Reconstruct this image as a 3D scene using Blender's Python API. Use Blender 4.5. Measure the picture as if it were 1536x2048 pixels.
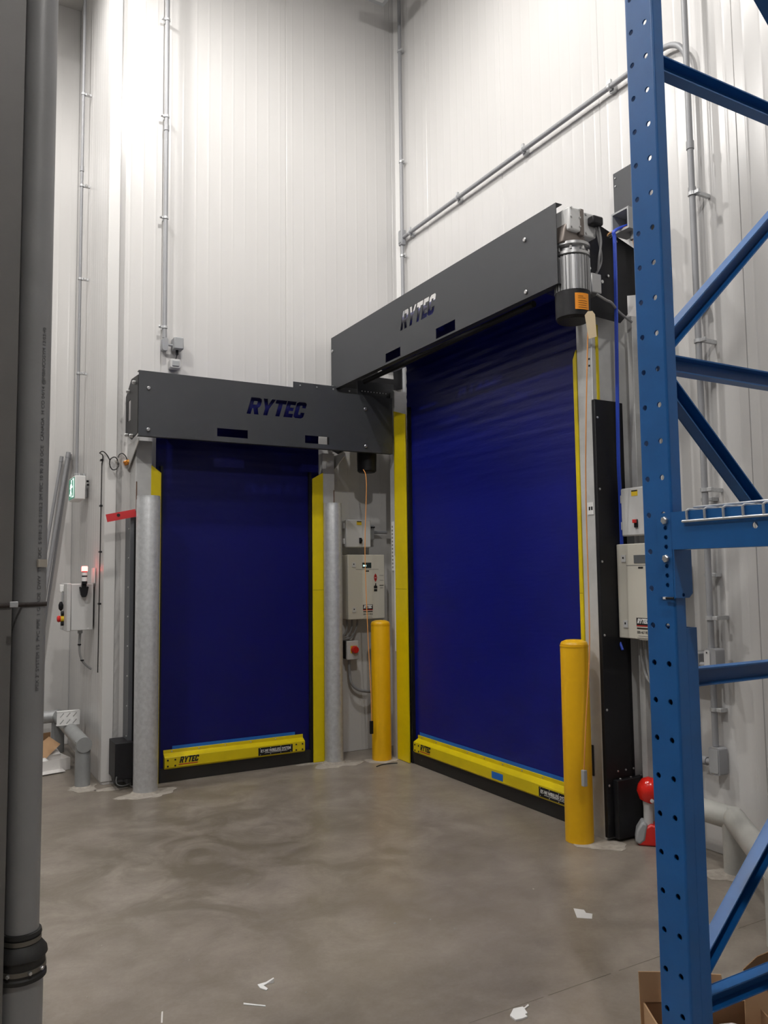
import bpy, bmesh, math, random
import numpy as np
from mathutils import Vector, Matrix
from mathutils.geometry import delaunay_2d_cdt
random.seed(4)
for o in list(bpy.data.objects): bpy.data.objects.remove(o)
sc = bpy.context.scene
COL = sc.collection
PI = math.pi

# ------------------------------------------------------------------ camera
F, CH = 1590.5, 1.48
YAW, PIT, ROL = 0.51364, 0.076656, -0.0116465
_f = np.array([math.sin(YAW)*math.cos(PIT), math.cos(YAW)*math.cos(PIT), math.sin(PIT)])
_r = np.array([math.cos(YAW), -math.sin(YAW), 0.0]); _u = np.cross(_r, _f)
_c, _s = math.cos(ROL), math.sin(ROL)
RR = np.stack([_c*_r+_s*_u, -_s*_r+_c*_u, _f])
cam = bpy.data.cameras.new('camera'); cam.sensor_fit = 'VERTICAL'; cam.sensor_height = 36.0
cam.lens = F/2048*36.0; cam.clip_start = 0.05; cam.clip_end = 100
co = bpy.data.objects.new('camera', cam); COL.objects.link(co)
M = Matrix.Identity(4)
for i in range(3):
    M[i][0] = RR[0][i]; M[i][1] = RR[1][i]; M[i][2] = -RR[2][i]
M[2][3] = CH
co.matrix_world = M
sc.camera = co
def ray(x, y): return RR.T @ np.array([(x-768)/F, -(y-1024)/F, 1.0])
def PF(x, y, z=0.0):
    d = ray(x, y); return Vector(np.array([0, 0, CH])+d*(z-CH)/d[2])
def PY(x, y, Y):
    d = ray(x, y); return Vector(np.array([0, 0, CH])+d*Y/d[1])
def PX(x, y, X):
    d = ray(x, y); return Vector(np.array([0, 0, CH])+d*X/d[0])

# ------------------------------------------------------------------ world, lamps, exposure
w = bpy.data.worlds.new('world'); sc.world = w; w.use_nodes = True
w.node_tree.nodes['Background'].inputs[0].default_value = (0.95, 0.97, 1.0, 1)
w.node_tree.nodes['Background'].inputs[1].default_value = 0.10
sc.view_settings.view_transform = 'Standard'; sc.view_settings.look = 'None'
sc.view_settings.exposure = 0.07; sc.view_settings.gamma = 1.0; sc.view_settings.use_curve_mapping = False
LAMPS = [((-0.05, 5.45, 6.35), 200), ((1.45, 3.6, 6.35), 240), ((-1.9, 2.6, 6.35), 330), ((0.3, -0.9, 6.35), 300)]

XB, YA, XC, YD, ZC = 3.61, 6.04, 1.07, 7.65, 6.85

# ------------------------------------------------------------------ materials
MATS = {}
def mat(name, col, rough=0.5, metal=0.0, var=0.0, vs=8.0, bump=0.0, bs=60.0, emit=0.0, spec=0.5, stretch=None, col2=None):
    if name in MATS: return MATS[name]
    m = bpy.data.materials.new(name); m.use_nodes = True; MATS[name] = m
    nt = m.node_tree; b = nt.nodes['Principled BSDF']
    c = (*col, 1)
    b.inputs['Base Color'].default_value = c
    b.inputs['Roughness'].default_value = rough; b.inputs['Metallic'].default_value = metal
    b.inputs['Specular IOR Level'].default_value = spec
    tc = None
    def coords():
        nonlocal tc
        if tc is None:
            t = nt.nodes.new('ShaderNodeTexCoord'); tc = t.outputs['Object']
            if stretch:
                mp = nt.nodes.new('ShaderNodeMapping'); mp.inputs['Scale'].default_value = stretch
                nt.links.new(tc, mp.inputs['Vector']); tc = mp.outputs['Vector']
        return tc
    if var > 0 or col2:
        n = nt.nodes.new('ShaderNodeTexNoise'); n.inputs['Scale'].default_value = vs
        n.inputs['Detail'].default_value = 6; n.inputs['Roughness'].default_value = 0.6
        nt.links.new(coords(), n.inputs['Vector'])
        r = nt.nodes.new('ShaderNodeValToRGB')
        r.color_ramp.elements[0].position = 0.3; r.color_ramp.elements[1].position = 0.7
        lo = col2 if col2 else tuple(x*(1-var) for x in col)
        hi = col if col2 else tuple(min(1, x*(1+var)) for x in col)
        r.color_ramp.elements[0].color = (*lo, 1); r.color_ramp.elements[1].color = (*hi, 1)
        nt.links.new(n.outputs['Fac'], r.inputs['Fac']); nt.links.new(r.outputs['Color'], b.inputs['Base Color'])
    if bump > 0:
        n2 = nt.nodes.new('ShaderNodeTexNoise'); n2.inputs['Scale'].default_value = bs; n2.inputs['Detail'].default_value = 3
        nt.links.new(coords(), n2.inputs['Vector'])
        bp = nt.nodes.new('ShaderNodeBump'); bp.inputs['Strength'].default_value = bump; bp.inputs['Distance'].default_value = 0.01
        nt.links.new(n2.outputs['Fac'], bp.inputs['Height']); nt.links.new(bp.outputs['Normal'], b.inputs['Normal'])
    if emit > 0:
        b.inputs['Emission Color'].default_value = c; b.inputs['Emission Strength'].default_value = emit
    return m

M_PANEL = mat('white_panel_paint', (0.68, 0.668, 0.655), 0.27, var=0.025, vs=3.0, bump=0.02, bs=120, stretch=(1, 1, 0.25))
M_TRIM = mat('white_trim_paint', (0.70, 0.69, 0.675), 0.4)
M_CEIL = mat('white_ceiling', (0.72, 0.71, 0.69), 0.55)
M_DARK = mat('charcoal_powder_coat', (0.034, 0.037, 0.042), 0.5, bump=0.06, bs=500)
M_BLACK = mat('black_steel', (0.008, 0.008, 0.010), 0.5, spec=0.3)
M_RUBBER = mat('black_rubber', (0.012, 0.0115, 0.011), 0.6)
M_BLUE = mat('blue_vinyl', (0.003, 0.004, 0.085), 0.42, bump=0.05, bs=25, spec=.25, stretch=(0.4, 0.4, 3.0))
M_BLUE2 = mat('blue_vinyl_rippled', (0.003, 0.006, 0.135), 0.38, bump=0.15, bs=14, spec=.35, stretch=(0.5, 0.5, 3.2))
M_LBLUE = mat('light_blue_strip', (0.01, 0.14, 0.52), 0.5)
M_YEL = mat('yellow_paint', (0.72, 0.56, 0.0), 0.42, var=0.05, vs=10)
M_BOL = mat('bollard_yellow_sleeve', (0.78, 0.43, 0.002), 0.38, var=0.04, vs=5, bump=0.03, bs=60)
M_GALV = mat('galvanized_steel', (0.58, 0.59, 0.60), 0.42, metal=0.45, var=0.12, vs=35, bump=0.02, bs=90)
M_GUIDE = mat('galvanized_guide', (0.60, 0.60, 0.59), 0.48, metal=0.25, var=0.06, vs=14)
M_CONDUIT = mat('grey_conduit', (0.33, 0.335, 0.35), 0.5, metal=0.1)
M_GREYBOX = mat('grey_pvc_box', (0.36, 0.37, 0.38), 0.5)
M_STEEL = mat('bright_steel', (0.62, 0.62, 0.62), 0.3, metal=0.9)
M_BEIGE = mat('beige_enclosure', (0.60, 0.575, 0.50), 0.45)
M_LGREY = mat('light_grey_enclosure', (0.58, 0.58, 0.575), 0.45)
M_WHITE = mat('white_print', (0.85, 0.85, 0.84), 0.5)
M_RED = mat('red_plastic', (0.62, 0.02, 0.015), 0.35)
M_ORANGE = mat('orange_label', (0.95, 0.33, 0.01), 0.5)
M_CORD = mat('orange_cord', (0.85, 0.36, 0.10), 0.7)
M_RACK = mat('blue_rack_paint', (0.006, 0.098, 0.31), 0.4, var=0.10, vs=5, bump=0.02, bs=70)
M_BCABLE = mat('blue_cable', (0.03, 0.08, 0.55), 0.4)
M_GCABLE = mat('grey_cable', (0.26, 0.26, 0.26), 0.5)
M_BKCABLE = mat('black_cable', (0.02, 0.02, 0.02), 0.5)
M_PVC = mat('grey_pvc_pipe', (0.25, 0.25, 0.25), 0.45, var=0.06, vs=6)
M_COLUMN = mat('grey_steel_column', (0.135, 0.13, 0.122), 0.55, var=0.08, vs=4)
M_CARD = mat('cardboard', (0.50, 0.31, 0.17), 0.85, var=0.05, vs=10)
M_CARDIN = mat('cardboard_brown', (0.28, 0.16, 0.08), 0.85, var=0.06, vs=10)
M_PAPER = mat('white_paper', (0.74, 0.72, 0.70), 0.8)
M_INK = mat('black_ink', (0.012, 0.012, 0.012), 0.5)
M_GINK = mat('grey_ink', (0.30, 0.29, 0.27), 0.6)
M_RINK = mat('red_ink', (0.45, 0.02, 0.02), 0.5)
M_BRASS = mat('amber_sensor', (0.55, 0.20, 0.03), 0.25, metal=0.5)
M_ALU = mat('cast_aluminium', (0.50, 0.50, 0.50), 0.38, metal=0.8)
M_IRON = mat('brown_gear_case', (0.22, 0.19, 0.17), 0.5, metal=0.4)
M_WGEAR = mat('pale_gear_cover', (0.72, 0.72, 0.71), 0.4)
M_PATCH = mat('pale_grout', (0.385, 0.35, 0.305), 0.9, var=0.2, vs=30)
M_TAG = mat('manila_tag', (0.68, 0.55, 0.36), 0.8)
M_YLAB = mat('yellow_label', (0.75, 0.52, 0.02), 0.6)
M_GREEN = mat('green_sign_face', (0.02, 0.20, 0.12), 0.4, emit=0.6)
M_SIGNW = mat('lit_sign_white', (0.80, 0.95, 0.90), 0.4, emit=1.6)
M_BEACON = mat('lit_red_beacon', (1.0, 0.10, 0.09), 0.3, emit=9.0)
M_LCD = mat('lcd_screen', (0.02, 0.035, 0.035), 0.2)
M_LCDLIT = mat('lit_lcd_text', (0.55, 0.85, 0.85), 0.3, emit=0.9)
M_LCDG = mat('grey_lcd_screen', (0.10, 0.11, 0.115), 0.25)
M_LAMP = mat('lamp_lens', (1.0, 0.97, 0.92), 0.3, emit=12.0)

def floor_material():
    m = bpy.data.materials.new('polished_concrete'); m.use_nodes = True
    nt = m.node_tree; b = nt.nodes['Principled BSDF']; L = nt.links.new
    tc = nt.nodes.new('ShaderNodeTexCoord').outputs['Object']
    def noise(s, d, r=0.6, dist=0.0, sc3=None):
        v = tc
        if sc3:
            mp = nt.nodes.new('ShaderNodeMapping'); mp.inputs['Scale'].default_value = sc3; L(tc, mp.inputs['Vector']); v = mp.outputs['Vector']
        n = nt.nodes.new('ShaderNodeTexNoise'); n.inputs['Scale'].default_value = s; n.inputs['Detail'].default_value = d
        n.inputs['Roughness'].default_value = r; n.inputs['Distortion'].default_value = dist
        L(v, n.inputs['Vector']); return n.outputs['Fac']
    def ramp(f, *st):
        r = nt.nodes.new('ShaderNodeValToRGB'); e = r.color_ramp.elements
        e[0].position, e[0].color = st[0][0], (*st[0][1], 1); e[1].position, e[1].color = st[-1][0], (*st[-1][1], 1)
        for p, c in st[1:-1]:
            x = e.new(p); x.color = (*c, 1)
        L(f, r.inputs['Fac']); return r.outputs['Color']
    def mix(f, a, c, t='MIX'):
        x = nt.nodes.new('ShaderNodeMix'); x.data_type = 'RGBA'; x.blend_type = t
        if isinstance(f, float): x.inputs[0].default_value = f
        else: L(f, x.inputs[0])
        L(a, x.inputs[6]); L(c, x.inputs[7]); return x.outputs[2]
    base = ramp(noise(1.3, 8, 0.66, 0.15, (0.8, 1.3, 1)), (0.28, (0.205, 0.175, 0.143)), (0.5, (0.285, 0.250, 0.210)), (0.72, (0.360, 0.322, 0.276)))
    mott = ramp(noise(5.5, 8, 0.7, 0.3), (0.3, (0.76, 0.75, 0.74)), (0.6, (1.0, 1.0, 1.0)), (0.8, (1.10, 1.09, 1.07)))
    col = mix(1.0, base, mott, 'MULTIPLY')
    fine = ramp(noise(70, 4, 0.6), (0.3, (0.93, 0.93, 0.93)), (0.7, (1.05, 1.05, 1.05)))
    col = mix(1.0, col, fine, 'MULTIPLY')
    # worn, oily zone near the rack: stains with their own outline
    vd = nt.nodes.new('ShaderNodeVectorMath'); vd.operation = 'DISTANCE'; L(tc, vd.inputs[0]); vd.inputs[1].default_value = (2.05, 2.45, 0)
    mr = nt.nodes.new('ShaderNodeMapRange'); mr.inputs[1].default_value = 0.2; mr.inputs[2].default_value = 2.2
    mr.inputs[3].default_value = 1.0; mr.inputs[4].default_value = 0.0; L(vd.outputs['Value'], mr.inputs[0])
    sn = nt.nodes.new('ShaderNodeMath'); sn.operation = 'MULTIPLY'
    sr = nt.nodes.new('ShaderNodeMapRange'); sr.inputs[1].default_value = 0.40; sr.inputs[2].default_value = 0.60; L(noise(3.2, 7, 0.65, 1.0), sr.inputs[0])
    L(mr.outputs[0], sn.inputs[0]); L(sr.outputs[0], sn.inputs[1])
    stain = nt.nodes.new('ShaderNodeRGB'); stain.outputs[0].default_value = (0.150, 0.128, 0.095, 1)
    col = mix(sn.outputs[0], col, stain.outputs[0])
    L(col, b.inputs['Base Color'])
    rr = nt.nodes.new('ShaderNodeMapRange'); rr.inputs[3].default_value = 0.24; rr.inputs[4].default_value = 0.46
    L(noise(2.5, 5), rr.inputs[0]); L(rr.outputs[0], b.inputs['Roughness'])
    bp = nt.nodes.new('ShaderNodeBump'); bp.inputs['Strength'].default_value = 0.06; bp.inputs['Distance'].default_value = 0.01
    L(noise(45, 4), bp.inputs['Height']); L(bp.outputs['Normal'], b.inputs['Normal'])
    return m
M_FLOOR = floor_material()

# ------------------------------------------------------------------ builders
ORG = {}
def link(o, parent):
    COL.objects.link(o)
    if parent is not None: o.parent = parent
def root(name, label, cat, loc, group=None, kind=None):
    o = bpy.data.objects.new(name, None); COL.objects.link(o); o.location = loc
    o.empty_display_size = 0.05
    ORG[o.name] = Vector(loc)
    o['label'] = label
    o['category'] = cat
    if group: o['group'] = group
    if kind: o['kind'] = kind
    return o
def tag(o, label, cat, group=None, kind=None):
    o['label'] = label; o['category'] = cat
    if group: o['group'] = group
    if kind: o['kind'] = kind
    return o
class MB:
    def __init__(self): self.v = []; self.f = []
    def add(self, vs, fs):
        n = len(self.v); self.v += [Vector(p) for p in vs]; self.f += [tuple(i+n for i in f) for f in fs]; return self
    def box(self, x0, x1, y0, y1, z0, z1):
        vs = [(x, y, z) for z in (z0, z1) for y in (y0, y1) for x in (x0, x1)]
        return self.add(vs, [(0, 2, 3, 1), (4, 5, 7, 6), (0, 1, 5, 4), (2, 6, 7, 3), (0, 4, 6, 2), (1, 3, 7, 5)])
    def obox(self, c, U, V, W, su, sv, sw):
        c = Vector(c); U = Vector(U).normalized()*su/2; V = Vector(V).normalized()*sv/2; W = Vector(W).normalized()*sw/2
        vs = [c+a*U+b*V+d*W for d in (-1, 1) for b in (-1, 1) for a in (-1, 1)]
        return self.add(vs, [(0, 2, 3, 1), (4, 5, 7, 6), (0, 1, 5, 4), (2, 6, 7, 3), (0, 4, 6, 2), (1, 3, 7, 5)])
    def lathe(self, prof, c, axis=(0, 0, 1), n=24):
        c = Vector(c); W = Vector(axis).normalized(); U = W.orthogonal().normalized(); V = W.cross(U)
        vs = []; fs = []
        for r, h in prof:
            for k in range(n):
                a = 2*PI*k/n; vs.append(c+W*h+(U*math.cos(a)+V*math.sin(a))*r)
        for i in range(len(prof)-1):
            for k in range(n):
                k2 = (k+1) % n; fs.append((i*n+k, i*n+k2, (i+1)*n+k2, (i+1)*n+k))
        if prof[0][0] > 1e-6: fs.append(tuple(reversed(range(n))))
        if prof[-1][0] > 1e-6: fs.append(tuple((len(prof)-1)*n+k for k in range(n)))
        return self.add(vs, fs)
    def cyl(self, a, b, r, n=20):
        a = Vector(a); b = Vector(b); return self.lathe([(r, 0), (r, (b-a).length)], a, b-a, n)
    def tube(self, pts, r, n=10, cap=True):
        pts = [Vector(p) for p in pts]; vs = []; fs = []
        T = []
        for i in range(len(pts)):
            t = (pts[min(i+1, len(pts)-1)]-pts[max(i-1, 0)])
            T.append(t.normalized())
        U = T[0].orthogonal().normalized()
        for i, p in enumerate(pts):
            U = (U-T[i]*U.dot(T[i])).normalized(); V = T[i].cross(U)
            rr = r[i] if isinstance(r, (list, tuple)) else r
            for k in range(n):
                a = 2*PI*k/n; vs.append(p+(U*math.cos(a)+V*math.sin(a))*rr)
        for i in range(len(pts)-1):
            for k in range(n):
                k2 = (k+1) % n; fs.append((i*n+k, i*n+k2, (i+1)*n+k2, (i+1)*n+k))
        if cap:
            fs.append(tuple(reversed(range(n)))); fs.append(tuple((len(pts)-1)*n+k for k in range(n)))
        return self.add(vs, fs)
    def prism(self, poly, O, U, V, W, d):
        O = Vector(O); U = Vector(U); V = Vector(V); W = Vector(W)
        n = len(poly)
        vs = [O+U*a+V*b for a, b in poly]+[O+U*a+V*b+W*d for a, b in poly]
        fs = [tuple(reversed(range(n))), tuple(range(n, 2*n))]+[(i, (i+1) % n, n+(i+1) % n, n+i) for i in range(n)]
        return self.add(vs, fs)
    def sheet(self, outers, holes, O, U, V, W, d):
        loops = [list(p) for p in list(outers)+list(holes)]
        pts, edges = [], []
        for lp in loops:
            n0 = len(pts); pts += [Vector(p).to_2d() for p in lp]
            edges += [(n0+k, n0+(k+1) % len(lp)) for k in range(len(lp))]
        cv, ce, cf, _, _, _ = delaunay_2d_cdt(pts, edges, [], 0, 1e-7)
        def inside(x, y):
            c = False
            for lp in loops:
                for k in range(len(lp)):
                    (xa, ya), (xb, yb) = lp[k], lp[k-1]
                    if (ya > y) != (yb > y) and x < (xb-xa)*(y-ya)/(yb-ya)+xa: c = not c
            return c
        fs = [f for f in cf if inside(sum(cv[k].x for k in f)/len(f), sum(cv[k].y for k in f)/len(f))]
        O = Vector(O); U = Vector(U); V = Vector(V); W = Vector(W); n = len(cv)
        vs = [O+U*p.x+V*p.y for p in cv]+[O+U*p.x+V*p.y+W*d for p in cv]
        out = []; cnt = {}
        for f in fs:
            out += [tuple(f), tuple(n+k for k in reversed(f))]
            for k in range(len(f)):
                e = (f[k], f[(k+1) % len(f)]); key = (min(e), max(e)); cnt[key] = cnt.get(key, 0)+1
        for (a, b), c in cnt.items():
            if c == 1: out.append((a, b, n+b, n+a))
        return self.add(vs, out)
    def build(self, name, m, parent=None, bevel=0.0, angle=35):
        o3 = Vector((0, 0, 0)); p = parent
        while p is not None:
            if p.name in ORG: o3 = ORG[p.name]; break
            p = p.parent
        me = bpy.data.meshes.new(name)
        if parent is None:
            o3 = Vector([sum(v[i] for v in self.v)/len(self.v) for i in range(3)]); o3.z = min(v.z for v in self.v)
        me.from_pydata([v-o3 for v in self.v], [], self.f)
        bm = bmesh.new(); bm.from_mesh(me); bmesh.ops.remove_doubles(bm, verts=bm.verts, dist=1e-6)
        bmesh.ops.recalc_face_normals(bm, faces=bm.faces); bm.to_mesh(me); bm.free()
        me.materials.append(m)
        me.polygons.foreach_set('use_smooth', [True]*len(me.polygons))
        me.set_sharp_from_angle(angle=math.radians(angle))
        ob = bpy.data.objects.new(name, me); link(ob, parent)
        if parent is None: ob.location = o3; ORG[ob.name] = o3
        if bevel > 0:
            b = ob.modifiers.new('bevel', 'BEVEL'); b.width = bevel; b.segments = 2; b.limit_method = 'ANGLE'; b.angle_limit = math.radians(50)
        return ob
def rect(x0, y0, x1, y1): return [(x0, y0), (x1, y0), (x1, y1), (x0, y1)]
def circ(x, y, r, n=12): return [(x+r*math.cos(2*PI*k/n), y+r*math.sin(2*PI*k/n)) for k in range(n)]
def rrect(x0, y0, x1, y1, r, n=4):
    out = []
    for cx, cy, a0 in ((x1-r, y1-r, 0), (x0+r, y1-r, 90), (x0+r, y0+r, 180), (x1-r, y0+r, 270)):
        for k in range(n+1):
            a = math.radians(a0+90*k/n); out.append((cx+r*math.cos(a), cy+r*math.sin(a)))
    return out
def spline(pts, k=8):
    pts = [Vector(p) for p in pts]; out = []
    for i in range(len(pts)-1):
        p0, p1, p2, p3 = pts[max(i-1, 0)], pts[i], pts[i+1], pts[min(i+2, len(pts)-1)]
        for j in range(k):
            t = j/k
            out.append(0.5*((2*p1)+(p2-p0)*t+(2*p0-5*p1+4*p2-p3)*t*t+(3*p1-p0-3*p2+p3)*t**3))
    out.append(pts[-1]); return out
def text(name, s, size, O, U, V, m, parent, width=None, shear=0.0, d=0.0008, align='LEFT', bold=0.0):
    cu = bpy.data.curves.new('tmp', 'FONT'); cu.body = s; cu.size = size; cu.shear = shear; cu.align_x = align; cu.extrude = d/2; cu.offset = bold
    ob = bpy.data.objects.new('tmp', cu); COL.objects.link(ob)
    me = ob.to_mesh(); O = Vector(O); U = Vector(U).normalized(); V = Vector(V).normalized(); W = U.cross(V)
    xs = [v.co.x for v in me.vertices]; kx = 1.0
    if width: kx = width/(max(xs)-min(xs))
    mb = MB(); mb.add([O+U*v.co.x*kx+V*v.co.y+W*(v.co.z+d/2) for v in me.vertices], [tuple(p.vertices) for p in me.polygons])
    ob.to_mesh_clear(); bpy.data.objects.remove(ob); bpy.data.curves.remove(cu)
    return mb.build(name, m, parent)
def LOGO(h, shear=0.26):
    # heavy slanted block letters; one closed outline per letter (the R keeps a stencil gap)
    R = [(0, 0), (.22, 0), (.22, .36), (.27, .36), (.40, 0), (.64, 0), (.50, .39), (.58, .46), (.62, .56), (.62, .80), (.58, .93), (.47, 1), (0, 1)]
    Rh = [(.21, .58), (.21, .79), (.38, .79), (.40, .76), (.40, .61), (.38, .58)]
    Y = [(.22, 0), (.45, 0), (.45, .40), (.68, 1), (.46, 1), (.34, .62), (.22, 1), (0, 1), (.22, .40)]
    T = [(.18, 0), (.41, 0), (.41, .76), (.60, .76), (.60, 1), (0, 1), (0, .76), (.18, .76)]
    E = [(0, 0), (.50, 0), (.50, .23), (.23, .23), (.23, .40), (.44, .40), (.44, .61), (.23, .61), (.23, .77), (.50, .77), (.50, 1), (0, 1)]
    C = [(.12, 0), (.46, 0), (.57, .10), (.57, .36), (.35, .36), (.35, .22), (.25, .22), (.23, .25), (.23, .75), (.25, .78), (.35, .78), (.35, .64), (.57, .64), (.57, .90), (.46, 1), (.12, 1), (0, .90), (0, .10)]
    out = []; x = 0
    for P, wd in ((R, .665), (Y, .70), (T, .625), (E, .535), (C, .57)):
        out.append([((x+a+shear*b)*h, b*h) for a, b in P])
        if P is R: out.append([((x+a+shear*b)*h, b*h) for a, b in Rh])
        x += wd
    return out, x*h
def logo_mesh(name, h, O, U, V, W, m, parent, width=None, d=0.001):
    L, wd = LOGO(h); k = (width/wd) if width else 1.0
    mb = MB(); mb.sheet([[(a*k, b) for a, b in P] for P in L], [], O, U, V, W, d)
    return mb.build(name, m, parent)
def bolt(parent, p, ax, r=0.008, h=0.007, m=None, name='bolt', n=6):
    return MB().lathe([(r, 0), (r, h*0.7), (r*0.75, h)], p, ax, n).build(name, m or M_STEEL, parent)
X3, Y3, Z3 = Vector((1, 0, 0)), Vector((0, 1, 0)), Vector((0, 0, 1))

# ================================================================== the setting
def struct(o, label, cat):
    o['kind'] = 'structure'; o['label'] = label; o['category'] = cat; return o
floor = struct(MB().box(-5, XB+0.2, -4, YD+0.2, -0.12, 0).build('floor', M_FLOOR), 'stained grey concrete warehouse floor', 'floor')
ceil = struct(MB().box(-5, XB+0.2, -4, YD+0.2, ZC, ZC+0.1).build('ceiling', M_CEIL), 'white flat ceiling high above the doors', 'ceiling')

def panel_profile(wd):
    g = 0.003; pts = [(0, -0.004), (g, -0.004), (g+0.003, 0)]
    n = max(1, int(wd/0.098)); p = (wd-2*g-0.006)/n; s = g+0.003
    for i in range(n):
        c = s+p*(i+0.5)
        for k in range(9):
            t = -1+2*k/8; pts.append((c+t*0.013, 0.0005*(1+math.cos(PI*t))))
    pts += [(wd-g-0.003, 0), (wd-g, -0.004), (wd, -0.004)]
    return pts
def panel_wall(name, O, U, N, cuts, label):
    """O foot of the wall at u=0, U along it, N into the room; cuts = joints along U"""
    O = Vector(O); U = Vector(U); N = Vector(N); L = cuts[-1]-cuts[0]
    c = O+U*(cuts[0]+L/2)-N*0.065+Z3*ZC/2
    wl = struct(MB().obox(c, U, N, Z3, L, 0.10, ZC).build(name, M_PANEL), label, 'wall')
    for a, b in zip(cuts[:-1], cuts[1:]):
        pr = panel_profile(b-a); n = len(pr); mb = MB()
        vs = [O+U*(a+x)+N*y+Z3*0.002 for x, y in pr]+[O+U*(a+x)+N*y+Z3*(ZC-0.002) for x, y in pr]
        mb.add(vs, [(i, i+1, n+i+1, n+i) for i in range(n-1)])
        ob = mb.build('wall_panel', M_PANEL, wl, angle=40)
    return wl
wall_left = panel_wall('wall_left', (XC, YA, 0), (1, 0, 0), (0, -1, 0), [0, .395, 1.425, 2.455, XB-XC], 'white ribbed metal panel wall behind the smaller roll-up door')
wall_right = panel_wall('wall_right', (XB, YA, 0), (0, -1, 0), (-1, 0, 0), [0, .47, 1.5, 2.5, 3.465, 4.49, 5.5, 6.5, 7.5, 8.5], 'white ribbed metal panel wall behind the larger roll-up door')
wall_return = panel_wall('wall_return', (XC, YD, 0), (0, -1, 0), (-1, 0, 0), [0, .8, YD-YA], 'short white wall turning the outside corner beside the exit sign')
wall_far = panel_wall('wall_far', (-5, YD, 0), (1, 0, 0), (0, -1, 0), [0, 1, 2, 3, 4, 5.05, XC+5], 'white panel wall at the far left behind the leaning conduits')
t = MB()
t.box(XC-0.004, XC+0.075, YA-0.006, YA-0.001, 0.02, ZC-0.005); t.box(XC-0.006, XC-0.001, YA-0.005, YA+0.09, 0.02, ZC-0.005)
struct(t.build('trim_1', M_TRIM, bevel=0.003), 'white metal trim on the outside wall corner', 'trim')
t = MB()
t.prism([(0, 0), (0, .045), (.006, .045), (.045, .006), (.045, 0)], (XB-0.004, YA-0.004, 0.01), (-1, 0, 0), (0, -1, 0), (0, 0, 1), ZC-0.02)
struct(t.build('trim_2', M_TRIM), 'white coved trim in the inside corner between the doors', 'trim')
# saw-cut joint across the slab
jt = MB()
y0 = 2.257
for i in range(9):
    xa = 0.55+i*0.34; jt.box(xa, xa+random.uniform(.2, .33), y0-0.0015+random.uniform(-.001, .001), y0+0.0015, 0.0, 0.0005)
jt.build('joint', mat('joint_dirt', (0.15, 0.13, 0.105), 0.9), floor)
def patch(cx, cy, r0, r1, seed, parent=floor, name='grout_patch'):
    rnd = random.Random(seed); n = 26; vs = []
    ph = [rnd.uniform(0, 6.28) for _ in range(4)]
    for k in range(n):
        a = 2*PI*k/n; q = 1+0.22*math.sin(2*a+ph[0])+0.13*math.sin(3*a+ph[1])+0.09*math.sin(7*a+ph[2])+rnd.uniform(-.05, .05)
        vs.append((math.cos(a)*r1*q, math.sin(a)*r0*q))
    MB().prism(vs, (cx, cy, 0), X3, Y3, Z3, 0.0022).build(name, M_PATCH, parent)
patch(1.31, 5.62, .12, .17, 1); patch(1.14, 5.90, .05, .14, 2); patch(2.78, 5.70, .13, .16, 3); patch(3.15, 5.63, .12, .13, 4)
patch(3.18, 3.33, .13, .13, 5); patch(.95, 6.02, .10, .11, 6); patch(3.42, 2.66, .10, .12, 7); patch(2.60, 5.82, .03, .12, 9)

# ================================================================== ceiling lamps
def high_bay(p, watt, label):
    r = root('high_bay_lamp', label, 'lamp', p, 'high bay lamps under the ceiling'); x, y, z = p
    MB().lathe([(.05, .33), (.09, .30), (.11, .20), (.20, .10), (.27, -0.02), (.262, -0.02), (.19, .09), (.10, .18)], p, Z3, 32).build('reflector_hood', M_GUIDE, r)
    MB().cyl((x, y, z+.30), (x, y, ZC), .012, 8).build('suspension_rod', M_STEEL, r)
    MB().lathe([(.0, .14), (.12, .14), (.12, .16), (0, .16)], p, Z3, 32).build('lens', M_LAMP, r)
    l = bpy.data.lights.new('lamp_light', 'POINT'); l.shadow_soft_size = 0.09; l.energy = watt; l.color = (1.0, 0.97, 0.935)
    lo = bpy.data.objects.new('lamp_light', l); COL.objects.link(lo); lo.parent = r; lo.location = (0, 0, 0.02)
for (p, wt), lb in zip(LAMPS, ('round high bay lamp hanging nearest the outside wall corner', 'round high bay lamp hanging over the pallet rack', 'round high bay lamp hanging left of the aisle', 'round high bay lamp hanging behind the viewer')):
    high_bay(p, wt, lb)
r = root('ceiling_fixture', 'grey box-shaped fixture hanging high in the corner above the doors', 'fixture', (3.0, 5.3, 6.45))
zc = 6.45; c0 = PF(767, 15, zc)
MB().box(c0.x-.30, c0.x, c0.y-.42, c0.y, zc, zc+.09).build('housing', M_GREYBOX, r, bevel=.008)
MB().box(c0.x-.26, c0.x-.04, c0.y-.38, c0.y-.05, zc-.006, zc+.002).build('diffuser_panel', M_LGREY, r)
for sx in (.08, .22): MB().cyl((c0.x-sx, c0.y-.2, zc+.09), (c0.x-sx, c0.y-.2, ZC), .008, 8).build('hanger_rod', M_STEEL, r)

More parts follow.
